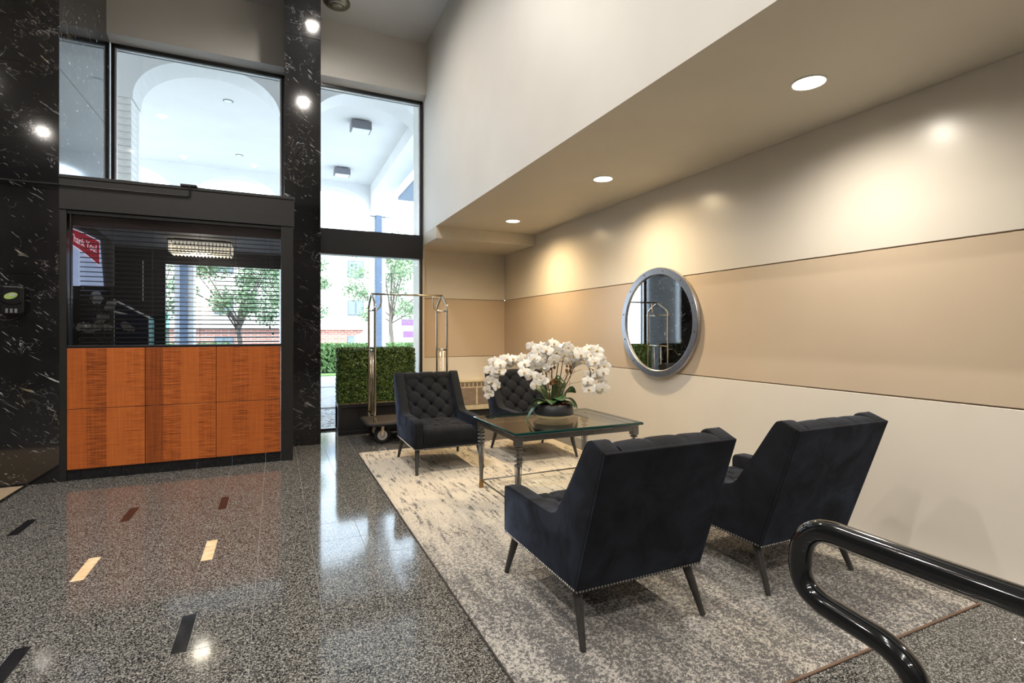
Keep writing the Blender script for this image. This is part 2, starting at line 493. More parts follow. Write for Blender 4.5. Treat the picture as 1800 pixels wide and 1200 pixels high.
# ------------------------------------------------------------------ floor
fb = MB()
fb.box(-2.233, XW+.05, .62, 7.62, -.08, -.003)
fb.mi = 1
fb.box(XL, -2.233, Y0, 7.62, -.08, 0)
fb.box(-2.233, XW+.05, Y0, .62, -.08, 0)
fb.box(1.95, XW+.05, 7.62, YB, -.08, 0)
floor = fb.build('floor', [M['grout'], M['granite_far']], kind='structure')
tag(floor, 'polished speckled grey granite tile floor with light joints', 'floor')
PX, PY = .3048, .322
G = .0019
tile_me = {}
def tile_mesh(w, d):
    key = (round(w, 4), round(d, 4))
    if key not in tile_me:
        b = MB(); e = .0006
        b.add([(0,0,-.004),(w,0,-.004),(w,d,-.004),(0,d,-.004),(0,0,-e),(w,0,-e),(w,d,-e),(0,d,-e),(e,e,0),(w-e,e,0),(w-e,d-e,0),(e,d-e,0)],
              [(0,1,5,4),(1,2,6,5),(2,3,7,6),(3,0,4,7),(4,5,9,8),(5,6,10,9),(6,7,11,10),(7,4,8,11),(8,9,10,11)])
        tile_me[key] = b.mesh('tile', M['granite'])
    return tile_me[key]
insets = {}     # (col joint x index, row index) -> colour
XJ = lambda i: .815 + i*PX
YJ = lambda j: 2.875 + j*PY
for i, j, c in ((-8, 5, 'black_stone'), (-6, 5, 'black_stone'), (-4, 5, 'black_stone'), (-6, 2, 'cream_stone'), (-4, 2, 'cream_stone'),
                (-4, -1, 'black_stone'), (-6, -1, 'black_stone'), (-8, 2, 'cream_stone')):
    insets[(i, j)] = c
rest = MB()
for i in range(-10, 9):
    for j in range(-7, 15):
        x0, x1, y0, y1 = XJ(i), XJ(i+1), YJ(j), YJ(j+1)
        if x1 > XW+.02: x1 = XW+.0
        if y1 > 7.60: y1 = 7.60
        if y1-y0 < .03 or x1-x0 < .03: continue
        if x0 > .84 and x1 < 3.14 and y0 > 1.38 and y1 < 5.86: continue          # under the rug
        if x0 > -1.76 and x1 < .15 and y0 > 6.3: continue                          # inside the booth
        if x1 < -1.78 and y0 > 5.9: continue                                       # under the big pillar
        if (x1 < -.9 and y1 < 2.2) or (x1 < .2 and y1 < 1.6):                      # out of frame: joined
            rest.box(x0+G/2, x1-G/2, y0+G/2, y1-G/2, -.004, 0)
            continue
        g = G/2
        key = (i, j)
        xa = x0+g
        if key in insets:
            iw = .0610
            b = MB().box(0, iw-G, 0, (y1-y0)-G, -.004, .0002)
            b.build('inset_tile', M[insets[key]], floor, loc=(x0+g, y0+g, 0))
            xa = x0+iw+g
        link('tile', tile_mesh(x1-g-xa, y1-y0-G), floor, loc=(xa, y0+g, 0))

rest.build('tile_field', M['granite'], floor, kind='stuff')
mat_o = empty('door_mat', (-2.5, 5.2, 0), label='tan floor mat with black edge beside the marble pillar', cat='mat')
MB().box(-.55, .50, -1.1, .66, 0.0005, .006).build('pile', M['mat_tan'], mat_o)
MB().box(.50, .53, -1.1, .66, 0.0005, .008).build('edge', M['black_stone'], mat_o)

# ------------------------------------------------------------------ walls and ceiling
Z1, Z2 = .95, 1.875
def banded_wall(name, x0, x1, y0, y1, axis, top):
    """three painted bands with a recessed groove between them"""
    core = MB()
    if axis == 'x':
        core.box(x0+.012, x1, y0, y1, 0, top)
    else:
        core.box(x0, x1, y0+.012, y1, 0, top)
    w = core.build(name, M['groove'], kind='structure')
    g = .0042
    for z0, z1, m in ((0, Z1-g, 'wall_cream'), (Z1+g, Z2-g, 'wall_tan'), (Z2+g, top, 'wall_cream')):
        b = MB()
        if axis == 'x': b.box(x0, x0+.013, y0, y1, z0, z1)
        else: b.box(x0, x1, y0, y0+.013, z0, z1)
        b.build('panel', M[m], w, bevel=.002, seg=1)
    return w
wr = banded_wall('wall_right', XW, XW+.15, Y0, YB+.012, 'x', ZS)
tag(wr, 'long satin wall painted cream with a wide tan middle band', 'wall')
wb = banded_wall('wall_back', XU, XW-.001, YB, YB+.15, 'y', 2.64)
tag(wb, 'short end wall painted cream with a tan band behind the heater', 'wall')
# mass above the seating bay: upper wall, soffit and the lower step at the window end
b = MB(); b.box(XU, XW+.15, Y0, YB+.15, ZS, ZC)
b.mi = 1
up = b.build('wall_upper', [M['wall_white'], M['soffit']], kind='structure')
tag(up, 'tall warm white wall above the lowered seating bay', 'wall')
for po in up.data.polygons:
    if po.normal.z < -.9: po.material_index = 1
stp = MB().box(XU+.0005, XW-.001, 6.80, YB-.001, 2.625, ZS+.002).build('ceiling_step', [M['soffit']], kind='structure', bevel=.004)
tag(stp, 'lower step of the soffit beside the tall window', 'ceiling')
MB().box(XL, XU, Y0, 7.62, ZC, ZC+.1).build('ceiling', M['ceiling'], kind='structure', label='high pale ceiling over the hall', cat='ceiling')
hd = MB(); hd.prism([(YH, ZC), (YH, 4.79), (YWN-.01, 4.735), (7.62, 4.735), (7.62, ZC)], -1.77, XU, 'x')
hd.build('wall_front', M['wall_white'], kind='structure', label='off-white wall strip above the tall windows', cat='wall')
MB().box(XL-.1, -1.95, 7.30, 7.62, 0, ZC).build('wall_front_side', M['wall_white'], kind='structure', label='plain wall behind the wide black marble pillar', cat='wall')
MB().box(XL-.1, XL, Y0, 7.62, 0, ZC).build('wall_left', M['wall_hall'], kind='structure')
MB().box(XL-.1, XW+.15, Y0-.1, Y0, 0, ZC).build('wall_rear', M['wall_hall'], kind='structure')
# return between the window and the end wall
MB().box(XU-.005, XU+.03, 7.52, YB+.15, 0, 2.63).build('wall_return', M['wall_cream'], kind='structure')

# ------------------------------------------------------------------ marble pillars (stone slabs on a core)
def pillar(name, x0, x1, y0, y1, zj, label):
    o = empty(name, ((x0+x1)/2, (y0+y1)/2, 0), label=label, cat='pillar')
    cx, cy = (x0+x1)/2, (y0+y1)/2
    MB().box(x0-cx+.004, x1-cx-.004, y0-cy+.004, y1-cy, 0, ZC).build('core', M['black_stone'], o)
    zs = [0]+zj+[ZC]
    for a, c in zip(zs[:-1], zs[1:]):
        MB().box(x0-cx, x1-cx, y0-cy, y1-cy-.002, a+.0012, c-.0012).build('marble_slab', M['marble'], o, bevel=.0015, seg=1)
    return o
pillar('marble_pillar', -2.95, -1.77, YF, 7.45, [1.86, 3.72], 'wide black veined marble pillar beside the booth')
pillar('marble_pillar', .09, .49, YP, 7.45, [2.42, 4.85], 'slim black veined marble pillar between the two windows')

# ------------------------------------------------------------------ windows
def window(name, x0, x1, label, lower_from=0.0):
    o = empty(name, ((x0+x1)/2, YWN, 0), kind='structure', label=label, cat='window')
    c = (x0+x1)/2
    a, d = x0-c, x1-c
    def fr(nm, *q, m='black_metal', bev=.003):
        return MB().box(*q).build(nm, M[m], o, bevel=bev)
    fr('frame_head', a, d, -.03, .09, 4.70, 4.745)
    fr('frame_stile', a, a+.035, -.03, .09, lower_from, 4.745)
    fr('frame_stile', d-.035, d, -.03, .09, lower_from, 4.745)
    fr('transom', a, d, -.05, .10, 2.415, 2.765)
    if lower_from == 0: fr('frame_sill', a, d, -.03, .09, 0.0, .028)
    # pale glazing beads
    for z0, z1 in ((2.765, 4.70),)+(((.028, 2.415),) if lower_from == 0 else ()):
        fr('glazing_bead', d-.052, d-.036, -.012, .012, z0, z1, m='alu', bev=.001)
        fr('glazing_bead', a+.036, a+.052, -.012, .012, z0, z1, m='alu', bev=.001)
        MB().box(a+.03, d-.03, .016, .022, z0-.01, z1+.01).build('pane', M['glass'], o)
    for z in (4.692, 4.684):
        fr('glazing_bead', a+.04, d-.04, -.016, .010, z-.003, z, m='alu', bev=.0008)
    return o
window('window_1', .475, 1.965, 'tall black framed window beside the seating bay')
window('window_2', -1.76, .10, 'wide black framed upper window above the booth', 2.42)

# ------------------------------------------------------------------ booth (glazed vestibule box with figured wood panels)
bo = empty('glazed_booth', (-.80, YF, 0), label='dark framed glazed booth with orange figured wood panels', cat='booth')
BX = .80
def bb(nm, x0, x1, y0, y1, z0, z1, m, bev=.003, par=bo, **k):
    return MB().box(x0+BX, x1+BX, y0-YF, y1-YF, z0, z1).build(nm, M[m], par, bevel=bev, **k)
bb('header', -1.77, .175, YF-.012, YF+.10, 2.455, 2.735, 'dark_metal')
bb('header_cap', -1.77, .180, YF-.022, YF+.10, 2.735, 2.765, 'dark_metal')
bb('post', -1.77, -1.718, YF, YF+.10, 0, 2.455, 'dark_metal')
bb('post', .048, .165, YF, YF+.10, 0, 2.455, 'dark_metal')
bb('frame_head', -1.718, .048, YF+.012, YF+.09, 2.42, 2.455, 'black_metal')
bb('sill', -1.718, .048, YF+.0, YF+.10, 1.20, 1.225, 'black_metal')
bb('mullion', -1.702, -1.690, YF+.02, YF+.06, 1.225, 2.42, 'black_metal', .001)
bb('pane', -1.70, .046, YF+.036, YF+.042, 1.222, 2.424, 'booth_glass', 0)
bb('side_wall', .150, .165, YF+.10, YP-.002, 0, 2.735, 'dark_metal')
bb('roof', -1.768, .165, YF+.10, YP-.002, 2.715, 2.735, 'dark_metal')
bb('roof', -1.768, .088, YP-.002, YWN-.06, 2.715, 2.735, 'dark_metal')
bb('inner_ceiling', -1.768, .088, YF+.12, YWN-.09, 2.34, 2.36, 'booth_ceiling', 0)
bb('valance', -1.716, .046, YF+.10, YF+.13, 2.335, 2.455, 'booth_red', 0)
bb('back_panel', -1.768, -1.24, YWN-.09, YWN-.06, 0, 2.36, 'booth_dark', 0)
bb('door_head', -1.24, .088, YWN-.09, YWN-.05, 2.17, 2.36, 'booth_dark', 0)
bb('door_stile', -1.24, -1.215, YWN-.08, YWN-.03, 0, 2.17, 'black_metal', 0)
bb('painted_light_strip', -1.44, -1.431, YWN-.094, YWN-.091, 1.72, 2.20, 'white_edge', 0)  # white strip painted in for light through a door gap
bb('inner_wall_base', -1.716, .046, YF+.05, YF+.09, .11, 1.20, 'booth_dark', 0)
# wood panels 3 x 2
pw = (.046+1.716)/3
for r_ in range(2):
    for c_ in range(3):
        xa = -1.716+c_*pw
        za = (.102, .650)[r_]
        zb = (.645, 1.200)[r_]
        bb('wood_panel', xa+.002, xa+pw-.002, YF-.004, YF+.05, za, zb, 'sapele', .0015)
for k in range(7):
    xa = -1.77+.052 + (0 if k == 0 else .097+(k-1)*.3048)
    xb = min(.048, -1.77+.052+.097+k*.3048)
    if xb-xa < .01: continue
    bb('kick_tile', xa+.001, xb-.001, YF+.012, YF+.05, 0, .102, 'black_stone', .001)
# sensor conduit on the header
cd = MB().tube([(-2.4+BX, -.035, 2.665), (-.80+BX, -.035, 2.665), (-.775+BX, -.035, 2.668), (-.765+BX, -.035, 2.685), (-.765+BX, -.035, 2.77)], .0075, 8)
cd.box(-.84+BX, -.70+BX, -.045, .02, 2.765, 2.782)
cd.build('conduit', M['black_metal'], bo)
bl = empty('venetian_blind', (-.80, YF+.16, 1.23), label='dark open venetian blind behind the booth glass', cat='blind')
sl = MB(); sl.prism([(-.024, -.004), (0, 0), (.024, -.004), (.024, -.0015), (0, .0025), (-.024, -.0015)], -.862, .832, 'x')
sm = sl.mesh('slat', M['slat'])
nsl = 26
for k in range(nsl):
    s_ = link('slat', sm, bl, loc=(0, 0, 0.022+k*.0443))
    s_.rotation_euler = (R(13), 0, 0)
MB().box(-.862, .832, -.02, .02, 1.150, 1.178).build('headrail', M['slat'], bl)
for x in (-.62, -.30, .10, .42, .70):
    MB().tube([(x, -.022, 0.0), (x, -.022, 1.155)], .0011, 5).tube([(x, .022, 0.0), (x, .022, 1.155)], .0011, 5).build('ladder_cord', M['cord'], bl)
for x, z in ((.755, .27), (.742, .18), (.772, .11)):
    c_ = MB().tube([(x, -.03, z), (x, -.03, 1.15)], .001, 5).build('pull_cord', M['cord'], bl)
    MB().lathe([(.003, .028), (.007, .02), (.008, 0), (.004, -.003)], (x, -.03, z-.02), 8).build('tassel', M['black_metal'], c_)
# poster behind the blind, with a glow added to its colours
po = empty('window_poster', (-1.55, YF+.245, 1.785), label='poster with an added glow and Thank You lettering on a red swoosh behind the blind', cat='poster')
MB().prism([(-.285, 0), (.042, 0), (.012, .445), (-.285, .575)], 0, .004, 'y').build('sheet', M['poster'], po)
MB().prism([(-.0, 0), (.122, 0), (.122, .43), (-.03, .56), (-.2, .56)], .006, .010, 'y').build('backing_sheet', M['poster_grey'], po)
def swoosh(b, y, top, bot):
    n = 14
    vs = [(-.275+.285*k/n, y, top(k/n)) for k in range(n+1)] + [(-.275+.285*k/n, y, bot(k/n)) for k in range(n+1)]
    b.add(vs, [(k, k+1, n+2+k, n+1+k) for k in range(n)])
tp = lambda u: .552-.125*u**1.5
bt = lambda u: .437-.232*u**1.25
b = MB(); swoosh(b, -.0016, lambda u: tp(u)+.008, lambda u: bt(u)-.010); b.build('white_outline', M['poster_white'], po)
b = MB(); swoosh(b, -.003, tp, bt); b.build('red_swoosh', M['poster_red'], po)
def text_part(txt, size, loc, parent, mat, mirror=False, shear=0, rz=0, sx=1.0, face='-y'):
    cu = bpy.data.curves.new('lettering', 'FONT'); cu.body = txt; cu.size = size; cu.align_x = 'CENTER'; cu.extrude = .0006
    tmp = bpy.data.objects.new('lettering_tmp', cu); COL.objects.link(tmp)
    dg = bpy.context.evaluated_depsgraph_get()
    me = bpy.data.meshes.new_from_object(tmp.evaluated_get(dg))
    bpy.data.objects.remove(tmp, do_unlink=True)
    for v in me.vertices:
        x, y = v.co.x*sx, v.co.y
        x = -x if mirror else x
        y += shear*x
        v.co = (x, -v.co.z, y)
    me.materials.clear(); me.materials.append(mat)
    o = link('lettering', me, parent, loc=loc)
    return o
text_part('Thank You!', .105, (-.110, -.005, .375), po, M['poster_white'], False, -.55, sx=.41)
# things inside the booth
cb = empty('booth_counter', (-1.36, YF+.75, 0), label='navy counter with white sloping edges inside the booth', cat='counter')
MB().prism([(-.17, 0), (.13, 0), (.13, 1.50), (-.17, 1.68)], -.05, .2, 'y').build('body', M['blue'], cb)
for (a, c) in (((-.17, 1.2), (-.17, 1.69)), ((.13, 1.2), (.13, 1.51)), ((-.17, 1.68), (.13, 1.50)), ((-.17, 1.56), (-.06, 1.53))):
    MB().tube([(a[0], -.056, a[1]), (c[0], -.056, c[1])], .005 if a[0] == c[0] else .011, 6).build('white_edge', M['white_edge'], cb)
gp = empty('glass_partition', (-1.14, YF+.72, 0), label='small pale green glass partition with curved top inside the booth', cat='partition')
MB().prism([(-.10, 0), (.09, 0), (.09, 1.56), (.04, 1.555), (-.04, 1.53), (-.10, 1.49)], -.004, .004, 'y').build('pane', thin_glass('green_partition_glass', (.55, .78, .76)), gp)
MB().box(-.1, .09, -.06, .06, 0, .02).build('foot', M['black_metal'], gp)
# crystal ceiling light
cr = empty('crystal_ceiling_light', (-.735, YF+.62, 2.19), label='rectangular lit crystal ceiling light inside the booth', cat='ceiling light')
fr_ = MB()
for (x0, x1, y0, y1) in ((-.29, .29, -.17, -.163), (-.29, .29, .163, .17), (-.29, -.283, -.17, .17), (.283, .29, -.17, .17)):
    for z0 in (.0, .128): fr_.box(x0, x1, y0, y1, z0, z0+.010)
for x in (-.29, .283):
    for y in (-.17, .163): fr_.box(x, x+.007, y, y+.007, 0, .138)
fr_.build('frame', M['black_metal'], cr)
MB().box(-.24, .24, -.12, .12, .134, .15).build('ceiling_plate', M['black_metal'], cr)
cy_ = MB()
for k in range(17):
    x = -.272+k*.034
    for z in (.030, .064, .098):
        for y in (-.166, .166):
            cy_.box(x-.011, x+.011, y-.006, y+.006, z-.013, z+.013)
    for y in (-.12, -.07, -.02, .03, .08, .13):
        cy_.add([(x-.014, y-.022, .012), (x+.014, y-.022, .012), (x+.014, y+.022, .012), (x-.014, y+.022, .012), (x, y, -.012)],
                [(0, 1, 2, 3), (0, 4, 1), (1, 4, 2), (2, 4, 3), (3, 4, 0)])
for k in range(9):
    y = -.136+k*.034
    for z in (.030, .064, .098):
        for x in (-.286, .286): cy_.box(x-.008, x+.008, y-.014, y+.014, z-.015, z+.015)
cy_.build('crystals', M['crystal'], cr, kind='stuff')
lt = bpy.data.lights.new('crystal_lamp', 'POINT'); lt.energy = 9; lt.color = (1, .88, .7); lt.shadow_soft_size = .08
lo = bpy.data.objects.new('lamp', lt); lo.parent = cr; lo.location = (0, 0, -.06); COL.objects.link(lo)

# ------------------------------------------------------------------ soap dispenser on the pillar
dp = empty('hand_sanitizer_dispenser', (-2.065, YF-.001, 1.505), label='black plastic dispenser with green oval label on marble pillar', cat='dispenser')
MB().prism([(-.078, .02), (-.074, .225), (-.06, .243), (.06, .243), (.074, .225), (.074, .02), (.06, 0), (-.06, 0)], -.075, 0, 'y').build('body', M['dispenser'], dp, bevel=.01, seg=3)
MB().prism([(-.066, .105), (-.066, .225), (-.05, .237), (.05, .237), (.066, .225), (.066, .105), (.03, .085), (-.03, .085)], -.088, -.07, 'y').build('cover', M['dispenser'], dp, bevel=.008, seg=3)
n = 22
e1 = [(-.004+.046*math.cos(2*PI*k/n)*.97, .155+.028*math.sin(2*PI*k/n)+.01*math.cos(2*PI*k/n)) for k in range(n)]
MB().prism(e1, -.0905, -.087, 'y').build('label_oval', M['disp_green'], dp)
e2 = [(.006+.024*math.cos(2*PI*k/n), .163+.011*math.sin(2*PI*k/n)+.004*math.cos(2*PI*k/n)) for k in range(n)]
MB().prism(e2, -.092, -.0895, 'y').build('label_badge', M['disp_grey'], dp)
for x in (-.035, -.005, .025):
    MB().box(x-.009, x+.009, -.079, -.074, .008, .045).build('window_rib', M['fixture_grey'], dp, bevel=.002)

# ------------------------------------------------------------------ lamps
def downlight(x, y, z, rad, power, col, label, group, angle=164, blend=1.0, emit='lens'):
    o = empty('recessed_downlight', (x, y, z), label=label, cat='downlight', group=group)
    n = 36
    MB().lathe([(rad*1.02, .004), (rad*1.16, .004), (rad*1.16, -.002), (rad*1.08, -.006), (rad*1.0, -.004)], (0, 0, 0), n, caps=False).build('trim_ring', M['trim_white'], o, smooth=True)
    MB().lathe([(rad*1.02, -.0025), (rad*.6, -.003), (0.0001, -.0032)], (0, 0, 0), n).build('lens', M[emit], o)
    l = bpy.data.lights.new('downlight_lamp', 'SPOT'); l.energy = power; l.color = col; l.spot_size = R(angle); l.spot_blend = blend
    l.shadow_soft_size = rad*.45
    lo = bpy.data.objects.new('lamp', l); lo.parent = o; lo.location = (0, 0, -.02); COL.objects.link(lo)
    return o
WARM = {1.99: (1, .91, .77), -.08: (1, .91, .77), 4.05: (1, .78, .48), 6.08: (1, .72, .38)}
for y, lab in ((1.99, 'lit recessed downlight in the soffit above the near armchairs'), (4.05, 'lit recessed downlight in the soffit above the round mirror'),
               (6.08, 'lit recessed downlight in the soffit by the window end'), (-.08, 'lit recessed downlight in the soffit above the handrail')):
    downlight(2.80, y, ZS-.001, .085, SOFFIT_W*{1.99: 1.15, -.08: 1.0, 4.05: 1.35, 6.08: 1.7}[y], WARM[y], lab, 'soffit downlights')
HALLC = (1, .93, .84)
ROWN = {5.67: 'row nearest the windows', 3.12: 'second row from the windows', .57: 'third row from the windows', -1.98: 'fourth row from the windows', -4.2: 'row farthest from the windows'}
COLN = {.45: 'beside the seating bay', -.5: 'added unseen near the seating bay', -2.0: 'added unseen in the middle of the hall', -4.4: 'on the far side of the hall'}
for x in (.45, -.5, -2.0, -4.4):  # lamps beyond those mirrored in the pillars are unseen, added for brightness
    for y in (5.67, 3.12, .57, -1.98, -4.2):
        if (y > 5 and x < .4) or (x == .45 and y < 3) or (x == -.5 and y > 3): continue
        downlight(x, y, ZC-.001, .09, HALL_W, HALLC, 'lit high ceiling downlight, %s, %s' % (ROWN[y], COLN[x]), 'hall ceiling downlights', 168, 1.0)
dk = empty('ceiling_disc', (.70, 6.86, ZC), label='round brushed nickel fitting on the high ceiling by the slim pillar', cat='ceiling fitting')
MB().lathe([(.165, 0), (.165, -.012), (.15, -.03), (.10, -.05), (.085, -.055)], (0, 0, 0), 40).build('trim', M['gold_disc'], dk, smooth=True, sharp=40)
MB().lathe([(.085, -.054), (.075, -.064), (.04, -.072), (.0001, -.074)], (0, 0, 0), 40).build('dome', M['gold_disc'], dk, smooth=True)

# ------------------------------------------------------------------ rug
RX0, RX1, RY0, RY1 = .833, 3.165, 1.36, 5.90
rg = empty('area_rug', ((RX0+RX1)/2, (RY0+RY1)/2, 0), label='cream and charcoal distressed area rug under the armchairs', cat='rug')
random.seed(4)
nx, ny = 232, 452
rows = []
cx_, cy_r = (RX0+RX1)/2, (RY0+RY1)/2
for j in range(ny+1):
    row = []
    for i in range(nx+1):
        x = RX0+(RX1-RX0)*i/nx; y = RY0+(RY1-RY0)*j/ny
        ed = min(i, nx-i, j, ny-j)
        z = .012 + random.uniform(-.0028, .0028) if ed > 1 else (.009 if ed == 1 else .001)
        jx = random.uniform(-.004, .004); jy = random.uniform(-.004, .004)
        row.append((x+jx-cx_, y+jy-cy_r, z))
    rows.append(row)
MB().grid(rows).build('pile', M['rug'], rg, smooth=True)
MB().box(RX0-cx_-.008, RX1-cx_+.008, RY0-cy_r-.013, RY0-cy_r-.001, .0004, .008).build('binding', M['binding'], rg, bevel=.003)
MB().box(RX0-cx_-.010, RX0-cx_-.001, RY0-cy_r, RY1-cy_r, .0004, .006).build('binding', M['binding_dark'], rg, bevel=.002)
MB().box(RX1-cx_+.001, RX1-cx_+.010, RY0-cy_r, RY1-cy_r, .0004, .006).build('binding', M['binding_dark'], rg, bevel=.002)
RZ = .0150

# ------------------------------------------------------------------ tufted armchairs
BTN = .175
def tuft(u, v, u0, v0, D):
    """height of a diamond-buttoned surface; buttons sit at (u0,v0) + lattice"""
    p = (u-u0+(v-v0))/BTN; q = (u-u0-(v-v0))/BTN
    dp = abs(p-round(p)); dq = abs(q-round(q))
    pil = (math.sin(PI*dp)*math.sin(PI*dq))
    r = math.hypot(dp, dq)
    crease = max(math.exp(-dp/.05), math.exp(-dq/.05))
    return D*(.20*pil**.8 - .17*crease - 1.0*math.exp(-(r/.15)**2))
def make_chair():
    o = empty('armchair', (0, 0, 0))
    V = M['velvet']
    prof = [(.385, .225), (.402, .24), (.402, .455), (.397, .478), (.380, .491), (.30, .497), (.05, .497), (-.06, .497), (-.11, .500),
            (-.150, .512), (-.180, .533), (-.203, .562), (-.416, .872), (-.430, .888), (-.447, .896), (-.468, .897), (-.548, .866), (-.330, .225)]
    for s in (-1, 1):
        a, c = (s*.262, s*.350)
        MB().prism(prof, min(a, c), max(a, c), 'x').build('side_panel', V, o, smooth=True, bevel=.016, seg=3)
        seam = catmull([(s*.351, y, z) for y, z in [(.404, .245), (.404, .455), (.385, .489), (.30, .497), (.05, .498), (-.06, .498), (-.11, .501), (-.150, .513), (-.180, .534), (-.203, .563), (-.31, .718), (-.414, .872), (-.445, .895), (-.468, .896), (-.545, .866)]], 5)
        MB().tube([(p.x-s*.006, p.y, p.z-.004) for p in seam], .0035, 6).build('piping', V, o, smooth=True)
    # inner back: tufted, rolling over the top
    fy0, fz0, fy1, fz1 = -.185, .395, -.452, .862
    L = math.hypot(fy1-fy0, fz1-fz0); ty, tz = (fy1-fy0)/L, (fz1-fz0)/L; ny_, nz_ = tz, -ty
    NU, NV = 72, 72
    rows = []
    U = .262
    u0, v0 = -.0875, .095
    for j in range(NV+1):
        v = L*j/NV
        row = []
        for i in range(NU+1):
            u = -U+2*U*i/NU
            edge = min(1, (U-abs(u))/.03)
            h = tuft(u, v, u0, v0, .033)
            if v > v0+4*.0875+.03:        # pleats run straight up from the last buttons
                k = min(1, (v-v0-4*.0875-.03)/.03)
                du = abs(((u-u0)/BTN) - round((u-u0)/BTN))
                h = h*(1-k) + k*(.010-.012*math.exp(-du/.06))
            h = h*edge + .022*math.sin(PI*min(1, max(0, i/NU)))**.35
            row.append((u, fy0+ty*v+ny_*h, fz0+tz*v+nz_*h))
        rows.append(row)
    for k in range(1, 9):                  # roll over the top to the outside back
        f = k/8
        row = []
        for i in range(NU+1):
            u = -U+2*U*i/NU
            du = abs(((u-u0)/BTN) - round((u-u0)/BTN))
            pl = -.010*math.exp(-du/.06)*(1-f)
            py, pz = rows[NV][i][1], rows[NV][i][2]
            y = py+(-.548-py)*f
            z = pz+(.862-pz)*f+.020*math.sin(PI*f)**.8+pl
            row.append((u, y, z))
        rows.append(row)
    MB().grid(rows).build('backrest', V, o, smooth=True)
    MB().prism([(-.545, .868), (-.557, .862), (-.337, .222), (-.322, .222)], -.348, .348, 'x').build('outside_back', V, o, bevel=.005, seg=2)
    # seat
    rows = []
    path = []
    s_top = .36+.16
    for j in range(61):
        y = -.20+.545*j/60
        path.append((y, .405, 0, 1, y))
    for k in range(1, 13):
        a = (PI/2)*k/12
        path.append((.345+.055*math.sin(a), .405-.055*(1-math.cos(a)), math.sin(a), math.cos(a), .345+.055*a))
    for k in range(1, 7):
        path.append((.400+.004*math.sin(PI*k/6), .350-.075*k/6, 1, 0, .345+.086+.075*k/6))
    su0, sv0 = -.0875, .24
    for (y, z, ay, az, v) in path:
        row = []
        for i in range(NU+1):
            u = -U+2*U*i/NU
            edge = min(1, (U-abs(u))/.03)
            if v < sv0+.05: h = tuft(u, v, su0, sv0, .034)
            else:
                k = min(1, (v-sv0-.05)/.04)
                du = abs(((u-su0)/BTN) - round((u-su0)/BTN)); fade = max(0, 1-(v-.30)/.18)
                h = tuft(u, v, su0, sv0, .034)*(1-k)+k*(.006-.016*math.exp(-du/.08)*fade+.0012*math.sin(u*150)*fade)
            h = h*edge + .018*max(0, math.sin(PI*i/NU))**.4*(1 if v < .4 else max(0, 1-(v-.4)/.1))
            row.append((u, y+ay*h, z+az*h))
        rows.append(row)
    MB().grid(rows).build('seat', V, o, smooth=True)
    MB().box(-.263, .263, .372, .402, .225, .285).build('front_rail', V, o, bevel=.006)
    MB().box(-.335, .335, -.32, .385, .226, .250).build('base', M['rubber'], o)
    bt_me = MB().ball((0, 0, 0), .0125, 10, 6).mesh('button', V, True)
    for k in range(5):
        v = v0+.0875*k
        for u in ((-.0875, .0875) if k % 2 == 0 else (-.175, 0, .175)):
            h = tuft(u, v, u0, v0, .033)+.022*math.sin(PI*(u+U)/(2*U))**.35
            bt = link('button', bt_me, o, loc=(u, fy0+ty*v+ny_*(h+.002), fz0+tz*v+nz_*(h+.002))); bt.scale = (1, .75, .9)
    for k in range(5):
        y = sv0-.0875*k
        for u in ((-.0875, .0875) if k % 2 == 0 else (-.175, 0, .175)):
            h = tuft(u, y, su0, sv0, .034)+.018*math.sin(PI*(u+U)/(2*U))**.4
            bt = link('button', bt_me, o, loc=(u, y, .405+h+.002)); bt.scale = (1, 1, .7)
    for sx in (-1, 1):
        for (yt, yb) in ((.335, .415), (-.275, -.372)):
            pts = [(sx*.305, yt, .235), (sx*.332, yb, 0)]
            MB().tube([Vector(pts[0]).lerp(Vector(pts[1]), k/4) for k in range(5)], [.024-.011*k/4 for k in range(5)], 14).build('leg', M['leg'], o, smooth=True, sharp=50)
    nl = MB()
    def nail(p, axis):
        a = Vector(axis)
        u_ = Vector((0, 0, 1)); w_ = a.cross(u_)
        vs = []
        for rr, hh in ((.0062, 0), (.0046, .0032)):
            for k in range(6):
                vs.append(Vector(p)+u_*rr*math.sin(k*PI/3)+w_*rr*math.cos(k*PI/3)+a*hh)
        vs.append(Vector(p)+a*.0048)
        fs = [(k, (k+1) % 6, 6+(k+1) % 6, 6+k) for k in range(6)]+[(6+k, 6+(k+1) % 6, 12) for k in range(6)]
        nl.add(vs, fs)
    N = 44
    for k in range(N):
        x = -.344+.688*k/(N-1)
        nail((x, .402, .235), (0, 1, 0)); nail((x, -.340, .233), (0, -.95, -.31))
    for k in range(43):
        y = -.325+.718*k/42
        nail((-.350, y, .236), (-1, 0, 0)); nail((.350, y, .236), (1, 0, 0))
    nl.build('nailhead_trim', M['nail'], o, kind='stuff')
    return o
ch0 = make_chair()
spots = [(1.50, 2.205, 0, 'black velvet armchair seen from behind with its arm nearest the bare granite'),
         (2.605, 2.205, 0, 'black velvet armchair seen from behind beside the wall and the handrail'),
         (1.52, 5.13, PI, 'tufted black velvet armchair facing the hall in front of the luggage cart'),
         (2.59, 5.12, PI, 'tufted black velvet armchair half hidden behind the orchids and glass table')]
for k, (x, y, rz, lab) in enumerate(spots):
    c_ = ch0 if k == 0 else copy_tree(ch0)
    c_.location = (x, y, RZ); c_.rotation_euler = (0, 0, rz)
    tag(c_, lab, 'armchair', 'tufted black velvet armchairs')

